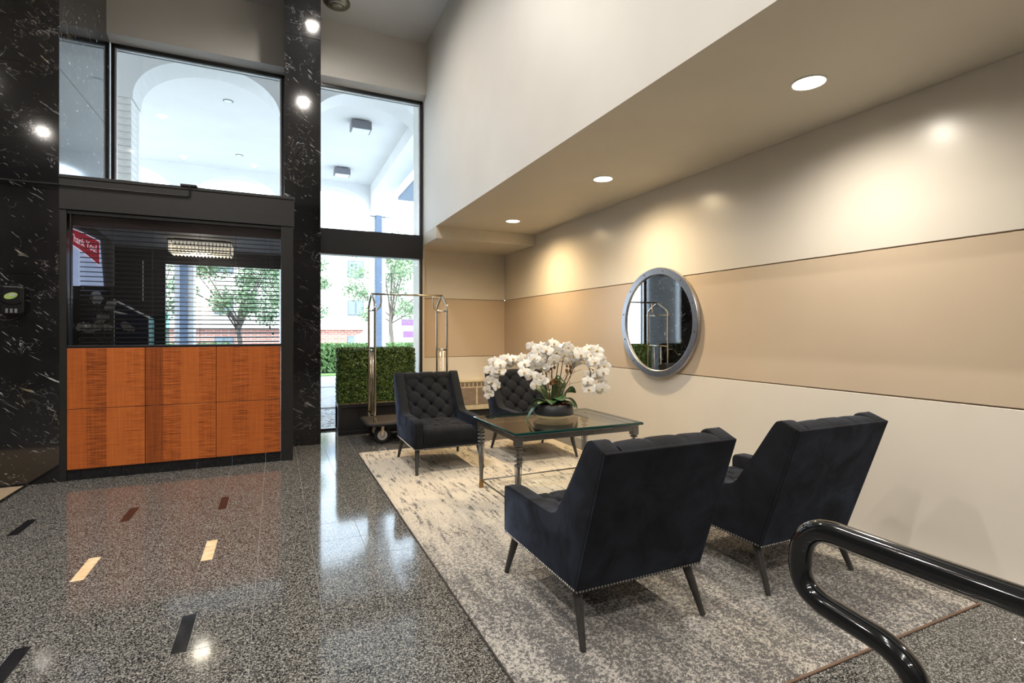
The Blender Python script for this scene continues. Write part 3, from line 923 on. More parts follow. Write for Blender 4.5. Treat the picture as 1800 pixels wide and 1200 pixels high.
# ------------------------------------------------------------------ glass coffee table
TX, TY, TZ = 2.128, 3.768, .62
tb = empty('coffee_table', (TX, TY, RZ), label='square glass topped coffee table with gunmetal spool legs', cat='table')
hx, hy = .575, .425
zt = TZ-RZ
gl = MB()
e = .006
def ring(xx, yy, z): return [(-xx, -yy, z), (xx, -yy, z), (xx, yy, z), (-xx, yy, z)]
gl.add(ring(hx-e, hy-e, zt)+ring(hx, hy, zt-e)+ring(hx, hy, zt-.018)+ring(hx-.004, hy-.004, zt-.022), [])
gl.f = [[0, 1, 2, 3], [15, 14, 13, 12]]; gl.m = [0, 0]
for a in range(3):
    for k in range(4):
        gl.f.append([a*4+k, (a+1)*4+k, (a+1)*4+(k+1) % 4, a*4+(k+1) % 4]); gl.m.append(1)
gl.build('glass_top', [M['table_glass'], M['glass_edge']], tb)
za1, za0 = zt-.024, zt-.070
ix, iy = hx-.028, hy-.028
for (x0, x1, y0, y1) in ((-ix, ix, -iy, -iy+.02), (-ix, ix, iy-.02, iy), (-ix, -ix+.02, -iy+.02, iy-.02), (ix-.02, ix, -iy+.02, iy-.02)):
    MB().box(x0, x1, y0, y1, za0, za1).box(x0-.004, x1+.004, y0-.004, y1+.004, za1-.008, za1).build('apron', M['gunmetal'], tb, bevel=.002)
lx, ly = ix-.026, iy-.026
for sx in (-1, 1):
    for sy in (-1, 1):
        lg = empty('leg', (sx*lx, sy*ly, 0)); lg.parent = tb
        MB().box(-.028, .028, -.028, .028, zt-.105, zt-.045).build('corner_block', M['gunmetal'], lg, bevel=.003)
        sp = [(.011, zt-.105)]
        for k in range(5):
            z = zt-.118-.0315*k
            sp += [(.011, z+.010), (.026, z+.006), (.031, z+.002), (.031, z-.002), (.024, z-.005), (.011, z-.009)]
        sp += [(.011, zt-.262)]
        MB().lathe(sp[::-1], (0, 0, 0), 20).build('spool', M['gunmetal'], lg, smooth=True, sharp=35)
        MB().lathe([(.011, .062), (.014, .20), (.016, zt-.255), (.030, zt-.250), (.030, zt-.240)], (0, 0, 0), 16).build('shaft', M['gunmetal'], lg, smooth=True, sharp=40)
        rr = MB()
        for k in range(4):
            a = PI/4+k*PI/2
            rr.tube([(.026*math.cos(a), .026*math.sin(a), zt-.245), (.012*math.cos(a), .012*math.sin(a), .064)], .0035, 6)
        rr.build('side_rods', M['gunmetal'], lg, smooth=True)
        MB().lathe([(.023, 0), (.021, .03), (.015, .052), (.018, .058), (.018, .068), (.012, .070)], (0, 0, 0), 8).build('foot', M['bronze'], lg, sharp=30)
for s in (-1, 1):
    MB().tube([(-lx, s*ly, .060), (lx, s*ly, .060)], .0065, 8).build('stretcher', M['gunmetal'], tb, smooth=True)
    MB().tube([(s*lx, -ly, .060), (s*lx, ly, .060)], .0065, 8).build('stretcher', M['gunmetal'], tb, smooth=True)

# ------------------------------------------------------------------ orchid arrangement
OX, OY = 2.145, 3.835
oc = empty('orchid_arrangement', (OX, OY, TZ), label='white orchid arrangement in a low black bowl on the glass table', cat='flowers')
bp = [(.085, .0), (.12, .008), (.168, .034), (.173, .046), (.171, .06), (.163, .118), (.158, .124), (.153, .118), (.150, .10), (.0001, .10)]
bm_ = MB(); bm_.lathe(bp, (0, 0, .0005), 48)
bw = bm_.build('bowl', [M['bowl'], M['bowl_under']], oc, smooth=True, sharp=40)
for pl in bw.data.polygons:
    if pl.center.z < .03: pl.material_index = 1
random.seed(11)
ms = MB()
for k in range(70):
    a = random.uniform(0, 2*PI); r_ = .145*math.sqrt(random.random())
    ms.ball((r_*math.cos(a), r_*math.sin(a), .103+random.uniform(0, .012)), random.uniform(.012, .024), 6, 4, (1, 1, .7))
ms.build('moss_bed', M['moss'], oc, smooth=True, kind='stuff')
IR = Vector((.909, -.417, 0)); IF = Vector((.417, .909, 0))     # across / into the view, used only as the spray's spread direction
def sp(a, d, z): return IR*a+IF*d+Vector((0, 0, z-.62))
sprays = [
    [sp(-.02, 0, .74), sp(-.12, .0, .90), sp(-.26, .0, 1.04), sp(-.38, -.01, 1.09), sp(-.47, -.03, 1.05), sp(-.53, -.04, .95), sp(-.53, -.05, .86)],
    [sp(-.02, -.03, .74), sp(-.06, -.04, .98), sp(-.11, -.06, 1.12), sp(-.19, -.10, 1.10), sp(-.22, -.12, 1.0), sp(-.15, -.14, .92)],
    [sp(.0, .03, .74), sp(-.01, .04, 1.0), sp(-.0, .03, 1.15), sp(-.07, .0, 1.21), sp(-.15, -.03, 1.18), sp(-.22, -.05, 1.10)],
    [sp(.01, .0, .74), sp(.03, .0, 1.0), sp(.05, -.02, 1.16), sp(-.01, -.06, 1.19), sp(-.06, -.10, 1.12), sp(-.08, -.13, 1.03)],
    [sp(.03, .03, .74), sp(.07, .04, 1.0), sp(.10, .05, 1.17), sp(.14, .06, 1.20), sp(.18, .05, 1.14), sp(.15, .02, 1.07)],
    [sp(.03, .0, .74), sp(.12, .0, .92), sp(.20, .0, 1.09), sp(.30, -.01, 1.16), sp(.36, -.02, 1.12), sp(.39, -.02, 1.0), sp(.37, -.02, .88)],
    [sp(.02, -.02, .74), sp(.10, -.05, .96), sp(.18, -.08, 1.10), sp(.26, -.10, 1.10), sp(.30, -.11, 1.0), sp(.29, -.11, .90)],
]
# flower: three sepals, two wide petals; the lip is a sub-part
def petal(b, ang, ln, wd, lift):
    ca, sa = math.cos(ang), math.sin(ang)
    rows = []
    for j in range(5):
        t_ = j/4
        w_ = wd*math.sin(PI*(.10+.86*t_))**.75
        row = []
        for k in (-1, 0, 1):
            x = ln*t_; y = w_*k*.5
            z = lift*t_*t_-.006*(k*k)*t_ + (.004 if k == 0 else 0)
            row.append((ca*x-sa*y, sa*x+ca*y, z))
        rows.append(row)
    b.grid(rows)
fb_ = MB()
for ang in (90, 212, 328): petal(fb_, R(ang), .044, .032, .004)
for ang in (12, 168): petal(fb_, R(ang), .050, .056, .010)
f_me = fb_.mesh('flower', M['petal'], True)
lb = MB(); lb.ball((0, -.004, .008), .008, 7, 4, (1, 1.3, .8)); lb.ball((-.008, -.010, .006), .006, 6, 4); lb.ball((.008, -.010, .006), .006, 6, 4); lb.ball((0, -.020, .006), .006, 6, 4, (.8, 1.6, .6))
l_me = lb.mesh('lip', M['lip'], True)
view = Vector((-.36, -.90, .18))
counts = [19, 13, 14, 11, 9, 18, 11]
for si, P in enumerate(sprays):
    C_ = catmull(P, 8)
    MB().tube(C_, [.0045-.002*k/len(C_) for k in range(len(C_))], 6).build('stem', M['stem'], oc, smooth=True)
    n0 = int(len(C_)*.42); cnt = counts[si]
    for k in range(cnt):
        idx = n0+(len(C_)-1-n0)*k/(cnt-1)
        c0 = C_[int(idx)]
        off = Vector((random.uniform(-1, 1), random.uniform(-1, 1), random.uniform(-.8, 1)))*.05
        pos = c0+off+Vector((0, -.018, 0))
        d = (view+off*9+Vector((random.uniform(-.5, .5), random.uniform(-.4, .4), random.uniform(-.45, .35)))).normalized()
        f = link('flower', f_me, oc, loc=pos)
        q = d.to_track_quat('Z', 'Y')
        f.rotation_mode = 'QUATERNION'
        f.rotation_quaternion = q @ Euler((0, 0, random.uniform(-.5, .5))).to_quaternion()
        s_ = random.uniform(1.0, 1.3); f.scale = (s_, s_, s_)
        lp = link('lip', l_me, f); lp.scale = (.75, .75, .9)
# leaves
def strap(az, ln, wd, z0, rise, drop, r0=.04, tw=0):
    rows = []
    ca, sa = math.cos(az), math.sin(az)
    for j in range(11):
        t_ = j/10
        rr = r0+ln*t_*(1-.10*t_); z = z0+rise*math.sin(PI*.62*t_)-drop*t_*t_
        w_ = wd*(math.sin(PI*min(1, .16+.84*t_*.98)))**.6 if j < 10 else .002
        row = []
        for k in (-1, -.5, 0, .5, 1):
            row.append((ca*rr-sa*w_*k*.5, sa*rr+ca*w_*k*.5, z+.014*(k*k)*(1-t_*.4)+tw*k*w_*t_))
        rows.append(row)
    o = MB().grid(rows).build('leaf', M['oleaf'], oc, smooth=True)
    m_ = o.modifiers.new('thick', 'SOLIDIFY'); m_.thickness = .0022
    return o
for az, ln, wd, z0, rise, drop, tw in ((150, .19, .10, .11, .08, .11, .2), (176, .25, .075, .11, .06, .22, .1), (205, .19, .11, .11, .05, .03, .1), (236, .17, .12, .115, .07, .05, 0),
        (265, .17, .12, .12, .10, .05, .3), (300, .19, .115, .115, .06, .07, -.2), (335, .17, .105, .12, .13, .03, -.5), (5, .24, .075, .115, .09, .15, 0),
        (32, .16, .11, .12, .19, .0, .5), (85, .16, .10, .12, .13, .05, 0), (122, .17, .10, .12, .15, .05, -.3)):
    strap(R(az), ln, wd, z0, rise, drop, tw=tw)
for k in range(16):
    a = random.uniform(0, 2*PI); p0 = Vector((.05*math.cos(a), .05*math.sin(a), .10))
    tgt = p0+Vector((math.cos(a)*random.uniform(.08, .26), math.sin(a)*random.uniform(.05, .2), random.uniform(.22, .48)))
    mid1 = p0.lerp(tgt, .35)+Vector((random.uniform(-.04, .04), random.uniform(-.04, .04), .08))
    mid2 = p0.lerp(tgt, .7)+Vector((random.uniform(-.06, .06), random.uniform(-.06, .06), .03))
    MB().tube(catmull([p0, mid1, mid2, tgt], 6), .0016, 5).build('twig', M['twig'], oc, smooth=True)
for c_, n_ in (((-.03, -.01, .43), 16), ((.12, .01, .41), 12), ((.0, .0, .30), 12)):
    mm = MB()
    cc = IR*c_[0]+Vector((0, -.01, c_[2]))
    for k in range(n_):
        mm.ball(cc+Vector((random.uniform(-.03, .03), random.uniform(-.02, .02), random.uniform(-.03, .03))), random.uniform(.008, .016), 6, 4)
    mm.build('moss_tie', M['moss'], oc, smooth=True, kind='stuff')

# ------------------------------------------------------------------ round mirror
mi = empty('round_mirror', (XW-.017, 4.05, 1.442), R(1.6), label='round wall mirror with riveted brushed steel frame', cat='mirror')
def wheel(prof, n=64):
    """profile (radius, distance from wall) turned about the wall normal"""
    b = MB(); vs = []; fs = []
    for r_, d in prof:
        for k in range(n):
            a = 2*PI*k/n; vs.append((-d, r_*math.cos(a), r_*math.sin(a)))
    for j in range(len(prof)-1):
        for k in range(n): fs.append((j*n+k, j*n+(k+1) % n, (j+1)*n+(k+1) % n, (j+1)*n+k))
    b.add(vs, fs); return b
wheel([(.46, .002), (.535, .002), (.545, .012), (.545, .040), (.540, .046), (.480, .046), (.474, .040), (.474, .028)]).build('frame', M['brushed'], mi, smooth=True, sharp=35)
wheel([(.478, .028), (.0001, .028)]).build('glass', M['mirror'], mi)
rv = MB().ball((0, 0, 0), .0085, 8, 5).mesh('rivet', M['gunmetal'], True)
for k in range(12):
    a = 2*PI*(k+.35)/12
    r_ = link('rivet', rv, mi, loc=(-.047, .512*math.cos(a), .512*math.sin(a))); r_.scale = (.5, 1, 1)

# ------------------------------------------------------------------ luggage cart
ca = empty('luggage_cart', (1.53, 6.525, 0), label='polished nickel birdcage luggage cart beside the planter hedge', cat='luggage cart')
dk_ = MB().box(-.53, .53, -.30, .30, .225, .262).build('deck', M['deck_carpet'], ca, bevel=.012, seg=3)
bpth = [(-.50, -.315, .243), (.50, -.315, .243), (.545, -.27, .243), (.545, .27, .243), (.50, .315, .243), (-.50, .315, .243), (-.545, .27, .243), (-.545, -.27, .243)]
MB().tube(bpth, .018, 8, closed=True).build('bumper', M['rubber'], ca, smooth=True)
for s in (-1, 1):
    x = s*.45
    fr_e = empty('end_frame', (x, 0, 0)); fr_e.parent = ca
    for sy in (-1, 1):
        MB().tube(catmull([(0, sy*.225, .262), (0, sy*.225, .9), (0, sy*.225, 1.58), (0, sy*.222, 1.655), (0, sy*.195, 1.70), (0, sy*.10, 1.765), (0, 0, 1.82)], 5), .0135, 12).build('upright', M['nickel'], fr_e, smooth=True)
        MB().lathe([(.022, .262), (.022, .272), (.017, .285), (.017, .315), (.0136, .32)], (0, sy*.225, 0), 14).build('collar', M['nickel'], fr_e, smooth=True, sharp=40)
    MB().tube([(0, -.225, 1.12), (0, .225, 1.12)], .011, 10).build('cross_bar', M['nickel'], fr_e, smooth=True)
    MB().tube([(0, -.225, .335), (0, .225, .335)], .011, 10).build('cross_bar', M['nickel'], fr_e, smooth=True)
    MB().tube([(0, -.255, 1.615), (0, .255, 1.615)], .010, 10).build('cross_bar', M['nickel'], fr_e, smooth=True)
    for y in (-.075, .075):
        MB().tube([(0, y, .335), (0, y, 1.12)], .009, 10).build('spindle', M['nickel'], fr_e, smooth=True)
    MB().tube(catmull([(-s*.115, 0, 1.815), (-s*.115, 0, 1.72), (-s*.10, 0, 1.66), (-s*.055, 0, 1.622), (0, 0, 1.615)], 5), .0105, 10).build('hook_brace', M['nickel'], fr_e, smooth=True)
MB().tube([(-.46, 0, 1.82), (.46, 0, 1.82)], .0125, 12).build('hanging_bar', M['nickel'], ca, smooth=True)
for sx in (-1, 1):
    for sy in (-1, 1):
        cs = empty('caster', (sx*.36, sy*.19, 0)); cs.parent = ca
        def disc(prof, n=28):
            b = MB(); vs = []; fs = []
            for r_, d in prof:
                for k in range(n):
                    a = 2*PI*k/n; vs.append((r_*math.cos(a), d, .10+r_*math.sin(a)))
            for j in range(len(prof)-1):
                for k in range(n): fs.append((j*n+k, j*n+(k+1) % n, (j+1)*n+(k+1) % n, (j+1)*n+k))
            b.add(vs, fs); return b
        disc([(.056, -.022), (.072, -.028), (.090, -.026), (.099, -.014), (.10, 0), (.099, .014), (.090, .026), (.072, .028), (.056, .022)]).build('tyre', M['rubber'], cs, smooth=True)
        disc([(.0001, -.012), (.030, -.012), (.034, -.020), (.050, -.022), (.058, -.024), (.058, .024), (.050, .022), (.034, .020), (.030, .012), (.0001, .012)]).build('hub', M['alu'], cs, smooth=True, sharp=30)
        MB().box(-.018, .018, -.042, -.036, .075, .225).box(-.018, .018, .036, .042, .075, .225).box(-.05, .05, -.045, .045, .212, .225).build('fork', M['nickel'], cs, bevel=.003)
        disc([(.0001, -.048), (.012, -.046), (.012, .046), (.0001, .048)], 10).build('axle', M['alu'], cs)

# ------------------------------------------------------------------ planter with clipped hedge
pl = empty('hedge_planter', (1.245, 7.19, 0), label='clipped boxwood hedge in a black panelled planter by the window', cat='planter')
px_, py_ = .51, .19
MB().box(-px_+.02, px_-.02, -py_+.02, py_-.02, .02, .38).build('box', M['planter'], pl)
for s in (-1, 1):
    MB().box(-px_, px_, s*py_-.016*(s > 0), s*py_+.016*(s < 0), .355, .405).build('rail', M['planter'], pl, bevel=.004)
    MB().box(-px_, px_, s*py_-.016*(s > 0), s*py_+.016*(s < 0), 0.0, .055).build('rail', M['planter'], pl, bevel=.004)
    MB().box(s*px_-.016*(s > 0), s*px_+.016*(s < 0), -py_, py_, .355, .405).build('rail', M['planter'], pl, bevel=.004)
    MB().box(s*px_-.016*(s > 0), s*px_+.016*(s < 0), -py_, py_, 0.0, .055).build('rail', M['planter'], pl, bevel=.004)
    for sy in (-1, 1):
        MB().box(s*px_-.05*(s > 0), s*px_+.05*(s < 0), sy*py_-.018*(sy > 0), sy*py_+.018*(sy < 0), 0.055, .355).build('stile', M['planter'], pl, bevel=.004)
MB().box(-px_+.012, px_-.012, -py_+.012, py_-.012, .38, .412).build('straw', M['straw'], pl)
def leaf_cloud(name, mat, parent, pts, size, kind='stuff', seed=1):
    rnd = random.Random(seed)
    vs = []; fs = []
    for p, nrm in pts:
        d = (Vector(nrm)+Vector((rnd.uniform(-1, 1), rnd.uniform(-1, 1), rnd.uniform(-1, 1)))*.9).normalized()
        a = d.orthogonal().normalized(); a.rotate(Matrix.Rotation(rnd.uniform(0, 2*PI), 3, d)); c = d.cross(a)
        s_ = size*rnd.uniform(.6, 1.25)
        b0 = len(vs)
        P = Vector(p)
        vs += [P-a*s_*.5, P+c*s_*.30+d*s_*.1, P+a*s_*.5+d*s_*.05, P-c*s_*.30+d*s_*.1]
        fs += [(b0, b0+1, b0+2), (b0, b0+2, b0+3)]
    me = bpy.data.meshes.new(name); me.from_pydata([tuple(v) for v in vs], [], fs); me.materials.append(mat)
    o = link(name, me, parent); o['kind'] = kind
    return o
def box_surface(x0, x1, y0, y1, z0, z1, n, rnd, fuzz):
    A = [(x1-x0)*(z1-z0)]*2+[(y1-y0)*(z1-z0)]*2+[(x1-x0)*(y1-y0)]
    out = []
    for _ in range(n):
        k = rnd.choices(range(5), A)[0]; u, v = rnd.random(), rnd.random(); g = rnd.uniform(-fuzz, fuzz*.35)
        if k < 2:
            s = -1 if k == 0 else 1
            out.append(((x0+(x1-x0)*u, (y0 if k == 0 else y1)+s*g, z0+(z1-z0)*v), (0, s, 0)))
        elif k < 4:
            s = -1 if k == 2 else 1
            out.append((((x0 if k == 2 else x1)+s*g, y0+(y1-y0)*u, z0+(z1-z0)*v), (s, 0, 0)))
        else: out.append(((x0+(x1-x0)*u, y0+(y1-y0)*v, z1+g), (0, 0, 1)))
    return out
rnd = random.Random(3)
MB().box(-px_+.05, px_-.05, -py_+.05, py_-.05, .41, 1.085).build('core', M['box_core'], pl)
leaf_cloud('foliage', M['boxwood'], pl, box_surface(-px_+.015, px_-.015, -py_+.015, py_-.015, .41, 1.125, 24000, rnd, .035), .030)

# ------------------------------------------------------------------ wall heater (through-wall unit)
ph = empty('wall_heater', (2.93, YB, 0), label='cream through-wall air unit under the end wall band', cat='air unit')
MB().box(-.52, .52, -.16, 0, .10, .56).build('body', M['ptac'], ph, bevel=.012, seg=2)
MB().box(-.50, .50, -.13, 0, 0, .10).build('plinth', M['rubber'], ph)
MB().box(-.53, .53, -.175, 0, .545, .575).build('top_cap', M['ptac'], ph, bevel=.006)
MB().box(-.50, .50, -.163, -.155, .478, .535).build('air_outlet', M['ptac_dark'], ph)
for k in range(14):
    MB().box(-.49+.07*k, -.475+.07*k, -.168, -.158, .478, .535).build('louvre', M['ptac'], ph)
MB().box(-.50, .50, -.166, -.155, .19, .455).build('front_panel', M['ptac_dark'], ph)
for k in range(13):
    MB().box(-.50, .50, -.170, -.160, .198+.020*k, .205+.020*k).build('grille_slat', plain('grille_slat_tan', (.40, .32, .25), .6) if k == 0 else bpy.data.materials['grille_slat_tan'], ph)
MB().box(-.012, .012, -.171, -.160, .19, .455).build('grille_mullion', M['ptac'], ph)

# ------------------------------------------------------------------ black handrail
hr = empty('handrail', (1.035, .53, 0), label='glossy black tubular handrail with looped end', cat='handrail')
pts = [(-.0, -2.6, .939), (0, -1.0, .939), (0, -.2, .939), (0, .2, .939), (0, .385, .939), (0, .52, .939), (0, .64, .939), (0, .685, .939), (0, .718, .930), (0, .742, .908), (0, .753, .878), (0, .755, .845), (0, .748, .815), (0, .732, .796),
       (0, .705, .785), (0, .67, .780), (0, .62, .774), (0, .585, .768), (0, .556, .755), (0, .537, .735), (0, .528, .705), (0, .526, .66), (0, .526, .3), (0, .526, .0)]
MB().tube(catmull([(0, y-.53, z) for _, y, z in pts], 5), .0232, 20).build('tube', M['rail'], hr, smooth=True)
MB().lathe([(.055, 0), (.055, .006), (.03, .012), (.024, .014)], (0, -.004, 0), 24).build('floor_flange', M['rail'], hr, smooth=True, sharp=40)
MB().tube([(0, -2.6, 0), (0, -2.6, .94)], .0232, 16).build('rear_post', M['rail'], hr, smooth=True)

# ================================================================== outside
# ground
MB().box(-30, 40, 7.62, 9.75, -.15, -.03).build('floor_gravel_bed', M['gravel'], kind='structure', label='grey gravel bed outside the window', cat='ground')
MB().box(-30, 40, 9.75, 13.2, -.15, .0).build('floor_paving', M['pave'], kind='structure', label='pale paving under the entrance canopy', cat='ground')
MB().box(-30, 40, 13.2, 13.6, -.15, .02).build('trim_kerb', M['kerb'], kind='structure', label='grey kerb across the paving', cat='kerb')
MB().box(-40, 60, 13.6, 17.2, -.15, -.05).build('floor_drive', M['drive'], kind='structure', label='pale driveway beyond the canopy', cat='ground')
MB().box(-40, 60, 17.2, 18.0, -.15, -.02).build('floor_verge', M['grass'], kind='structure', label='thin grass verge before the hedge', cat='ground')
MB().box(-40, 60, 18.0, 90, -.3, -.06).build('floor_street', M['drive'], kind='structure', label='bright street ground beyond the hedge', cat='ground')

# entrance canopy
cn = empty('entrance_canopy', (.3, 12.2, 0), label='white stucco entrance canopy with arches on block columns', cat='canopy')
CXo, CYo = .3, 12.2
OPEN = [(-6.71, -4.75), (-4.30, -2.34), (-1.89, .07), (.52, 2.48)]
ZSPR, RISE, ZCN = 4.74, .70, 5.60
def arcade(y0, y1):
    b = MB()
    xs0, xs1 = -7.2, 2.98
    def face(y):
        pass
    # build as strips: for each x sample the underside height
    segs = []
    x = xs0
    for (a, c) in OPEN:
        segs.append((x, a, None)); segs.append((a, c, (a, c))); x = c
    segs.append((x, xs1, None))
    prof = []
    for (a, c, op) in segs:
        if op is None:
            prof += [(a, ZSPR), (c, ZSPR)]
        else:
            n = 26; m = (a+c)/2; w = (c-a)/2
            for k in range(n+1):
                t_ = PI*(1-k/n)
                prof.append((m+w*math.cos(t_), ZSPR+RISE*math.sin(t_)**.9 if 0 < k < n else ZSPR))
    n = len(prof)
    vs = []
    for y in (y0, y1):
        vs += [(x-CXo, y-CYo, z) for x, z in prof]+[(x-CXo, y-CYo, ZCN+.02) for x, z in prof]
    fs = []
    for k in range(n-1):
        fs.append((k, k+1, n+k+1, n+k)); fs.append((2*n+k, 3*n+k, 3*n+k+1, 2*n+k+1))
        fs.append((k, 2*n+k, 2*n+k+1, k+1))
    fs.append((0, n, 3*n, 2*n)); fs.append((n-1, 3*n-1, 4*n-1, 2*n-1))
    b.add(vs, fs)
    me = b.mesh('arcade_wall', M['stucco'])
    return link('arcade_wall', me, cn)
arcade(9.08, 9.60); arcade(15.30, 15.80)
# side beams with rounded opening
for (xa, xb) in ((2.50, 3.05), (-7.25, -6.75)):
    b = MB()
    pr = [(9.6, ZCN+.02), (9.6, 4.7)]
    for k in range(9):
        a = PI-(PI/2)*k/8
        pr.append((10.2+.6*math.cos(a), 4.72+.58*math.sin(a)))
    for k in range(9):
        a = PI/2-(PI/2)*k/8
        pr.append((14.7+.6*math.cos(a), 4.72+.58*math.sin(a)))
    pr += [(15.3, 4.7), (15.3, ZCN+.02)]
    n = len(pr)
    vs = [(x-CXo, y-CYo, z) for x in (xa, xb) for y, z in pr]+[(x-CXo, y-CYo, ZCN+.02) for x in (xa, xb) for y, z in pr]
    fs = []
    for k in range(n-1):
        fs.append((k, k+1, 2*n+k+1, 2*n+k)); fs.append((n+k, 3*n+k, 3*n+k+1, n+k+1)); fs.append((k, n+k, n+k+1, k+1))
    b.add(vs, fs); b.build('side_beam', M['stucco'], cn)
MB().box(-7.25-CXo, 3.05-CXo, 7.65-CYo, 15.8-CYo, ZCN, ZCN+.2).build('canopy_ceiling', M['stucco'], cn)
MB().box(3.05-CXo, 3.5-CXo, 9.6-CYo, 14.2-CYo, 4.98, 5.06).build('gutter', M['roof_blue'], cn)
blk = MB().box(-.205, .205, -.24, .24, .0015, .0965).mesh('block', M['block'])
for xc in (-4.525, -2.115, .295, 2.73):
    col_ = empty('column', (xc-CXo, 9.34-CYo, 0)); col_.parent = cn
    MB().box(-.197, .197, -.232, .232, 0, ZSPR).build('mortar_core', M['mortar'], col_)
    if xc in (-2.115,):
        for k in range(47): link('block', blk, col_, loc=(0, 0, .04+k*.1))
    else:
        b = MB()
        for k in range(47): b.box(-.205, .205, -.24, .24, .0415+k*.1, .1365+k*.1)
        b.build('block_courses', M['block'], col_, kind='stuff')
    far = empty('column', (xc-CXo, 15.55-CYo, 0)); far.parent = cn
    MB().box(-.197, .197, -.232, .232, 0, ZSPR).build('mortar_core', M['mortar'], far)
    b = MB()
    for k in range(47): b.box(-.205, .205, -.24, .24, .0415+k*.1, .1365+k*.1)
    b.build('block_courses', M['block'], far, kind='stuff')
    MB().box(-.085, .085, -.30, -.235, 0.0, ZSPR).build('downpipe', M['pipe_blue'], far)
for y, lab in ((10.75, 'boxy grey lantern on the canopy ceiling by the window'), (14.0, 'boxy grey lantern on the canopy ceiling further out')):
    o = empty('canopy_lantern', (1.56, y, ZCN), label=lab, cat='outdoor light', group='canopy lanterns')
    MB().box(-.13, .13, -.10, .10, -.03, 0).build('mount', M['fixture_grey'], o)
    MB().box(-.195, .195, -.16, .16, -.19, -.03).build('housing', M['fixture_grey'], o, bevel=.008)
    MB().box(-.17, .17, -.135, .135, -.196, -.188).build('lens', M['fixture_lens'], o)
for y, lab in ((10.8, 'flush round light in the canopy ceiling above the near arch'), (14.0, 'flush round light in the canopy ceiling further out')):
    o = empty('canopy_downlight', (-.80, y, ZCN), label=lab, cat='outdoor light', group='canopy round lights')
    MB().lathe([(.085, 0), (.085, -.008), (.07, -.012)], (0, 0, 0), 24).build('ring', M['fixture_grey'], o)
    MB().lathe([(.07, -.0125), (.0001, -.013)], (0, 0, 0), 24).build('lens', M['fixture_lens'], o)

# clipped street hedges
def hedge(x0, x1, y0, y1, h, label, seed):
    o = empty('street_hedge', ((x0+x1)/2, (y0+y1)/2, -.03), label=label, cat='hedge')
    hx_, hy_ = (x1-x0)/2, (y1-y0)/2
    MB().box(-hx_+.12, hx_-.12, -hy_+.12, hy_-.12, 0, h-.12).build('core', M['box_core'], o)
    leaf_cloud('foliage', M['hedge_leaf'], o, box_surface(-hx_, hx_, -hy_, hy_, .02, h, 9000, random.Random(seed), .14), .12, seed=seed)
hedge(1.2, 5.2, 18.4, 19.7, .92, 'low leafy street hedge seen past the planter', 5)
hedge(-4.6, -1.4, 18.4, 19.7, .95, 'low leafy street hedge seen through the booth', 6)

# trees
def tree(x, y, h, trunk_h, rad, label, seed, n=6500):
    rnd = random.Random(seed)
    o = empty('street_tree', (x, y, -.05), label=label, cat='tree', group='street trees')
    MB().tube(catmull([(0, 0, 0), (.04, .02, trunk_h*.5), (-.03, 0, trunk_h), (.05, .03, trunk_h+.8)], 5), [.11, .1, .095, .09, .085, .085, .08, .08, .075, .075, .07, .065, .06, .055, .05, .045], 8).build('trunk', M['bark'], o, smooth=True)
    blobs = []
    for k in range(26):
        a = rnd.uniform(0, 2*PI); rr = rad*math.sqrt(rnd.random())*.95; zz = trunk_h+.2+(h-trunk_h)*rnd.random()
        sh = 1-.45*abs((zz-trunk_h)/(h-trunk_h)-.4)
        blobs.append((Vector((rr*sh*math.cos(a), rr*sh*math.sin(a), zz)), rnd.uniform(.35, .6)))
    br_ = MB()
    for c_, r_ in blobs[:14]:
        st_ = Vector((0, 0, trunk_h*rnd.uniform(.8, 1.15)))
        br_.tube(catmull([st_, st_.lerp(c_, .5)+Vector((0, 0, .1)), c_], 4), [.035-.0028*k for k in range(9)], 5)
    br_.build('branches', M['bark'], o, smooth=True)
    pts_ = []
    for _ in range(n):
        c_, r_ = rnd.choice(blobs)
        d = Vector((rnd.gauss(0, 1), rnd.gauss(0, 1), rnd.gauss(0, .8))).normalized()
        pts_.append((c_+d*r_*rnd.random()**.4, d))
    leaf_cloud('foliage', M['tree_leaf'], o, pts_, .13, seed=seed)
tree(4.35, 21.5, 4.9, 1.9, 2.2, 'leafy street tree standing behind the block column with the downpipe', 21)
tree(.6, 25.5, 5.6, 2.0, 2.2, 'leafy street tree in front of the far building window', 22)
tree(-1.2, 21.0, 4.9, 1.6, 2.2, 'leafy street tree seen through the booth blind', 23)
tree(-4.6, 25.0, 5.6, 1.8, 1.8, 'small leafy street tree seen through the booth beside the column', 24)

# building across the street
fbld = empty('far_building', (3, 40, -1.2), label='beige two storey building with brick base across the street', cat='building')
MB().box(-14, 6.5, 0, 10, 0, 2.72).build('brick_base', M['far_brick'], fbld)
MB().box(-14.2, 6.8, -.25, 10, 2.72, 9.0).build('upper_wall', M['far_stucco'], fbld)
MB().box(-14.4, 7.0, -.5, 10.2, 8.2, 8.55).build('cornice', M['roof_blue'], fbld)
b = MB(); pr = [(-1.6+3.2*k/12, 8.55+.7*math.sin(PI*k/12)) for k in range(13)]
b.prism(pr, -.4, .4, 'y').build('gable', M['roof_blue'], fbld)
def far_window(x, z, w, h, yoff):
    f = MB().box(x-w/2, x+w/2, yoff-.06, yoff+.05, z, z+h).build('window', M['far_frame'], fbld)
    for s in (-1, 1):
        MB().box(x+s*w/4-w/4+.06, x+s*w/4+w/4-.06, yoff-.09, yoff-.055, z+.08, z+h-.08).build('pane', M['far_glass'], f)
for x in (-1.9, 2.4, -6.2, -10.5):
    far_window(x, 1.15, 1.15, 1.1, 0)
    far_window(x, 3.75, 1.15, 1.15, -.25)
    far_window(x, 6.55, 1.15, 1.3, -.25)

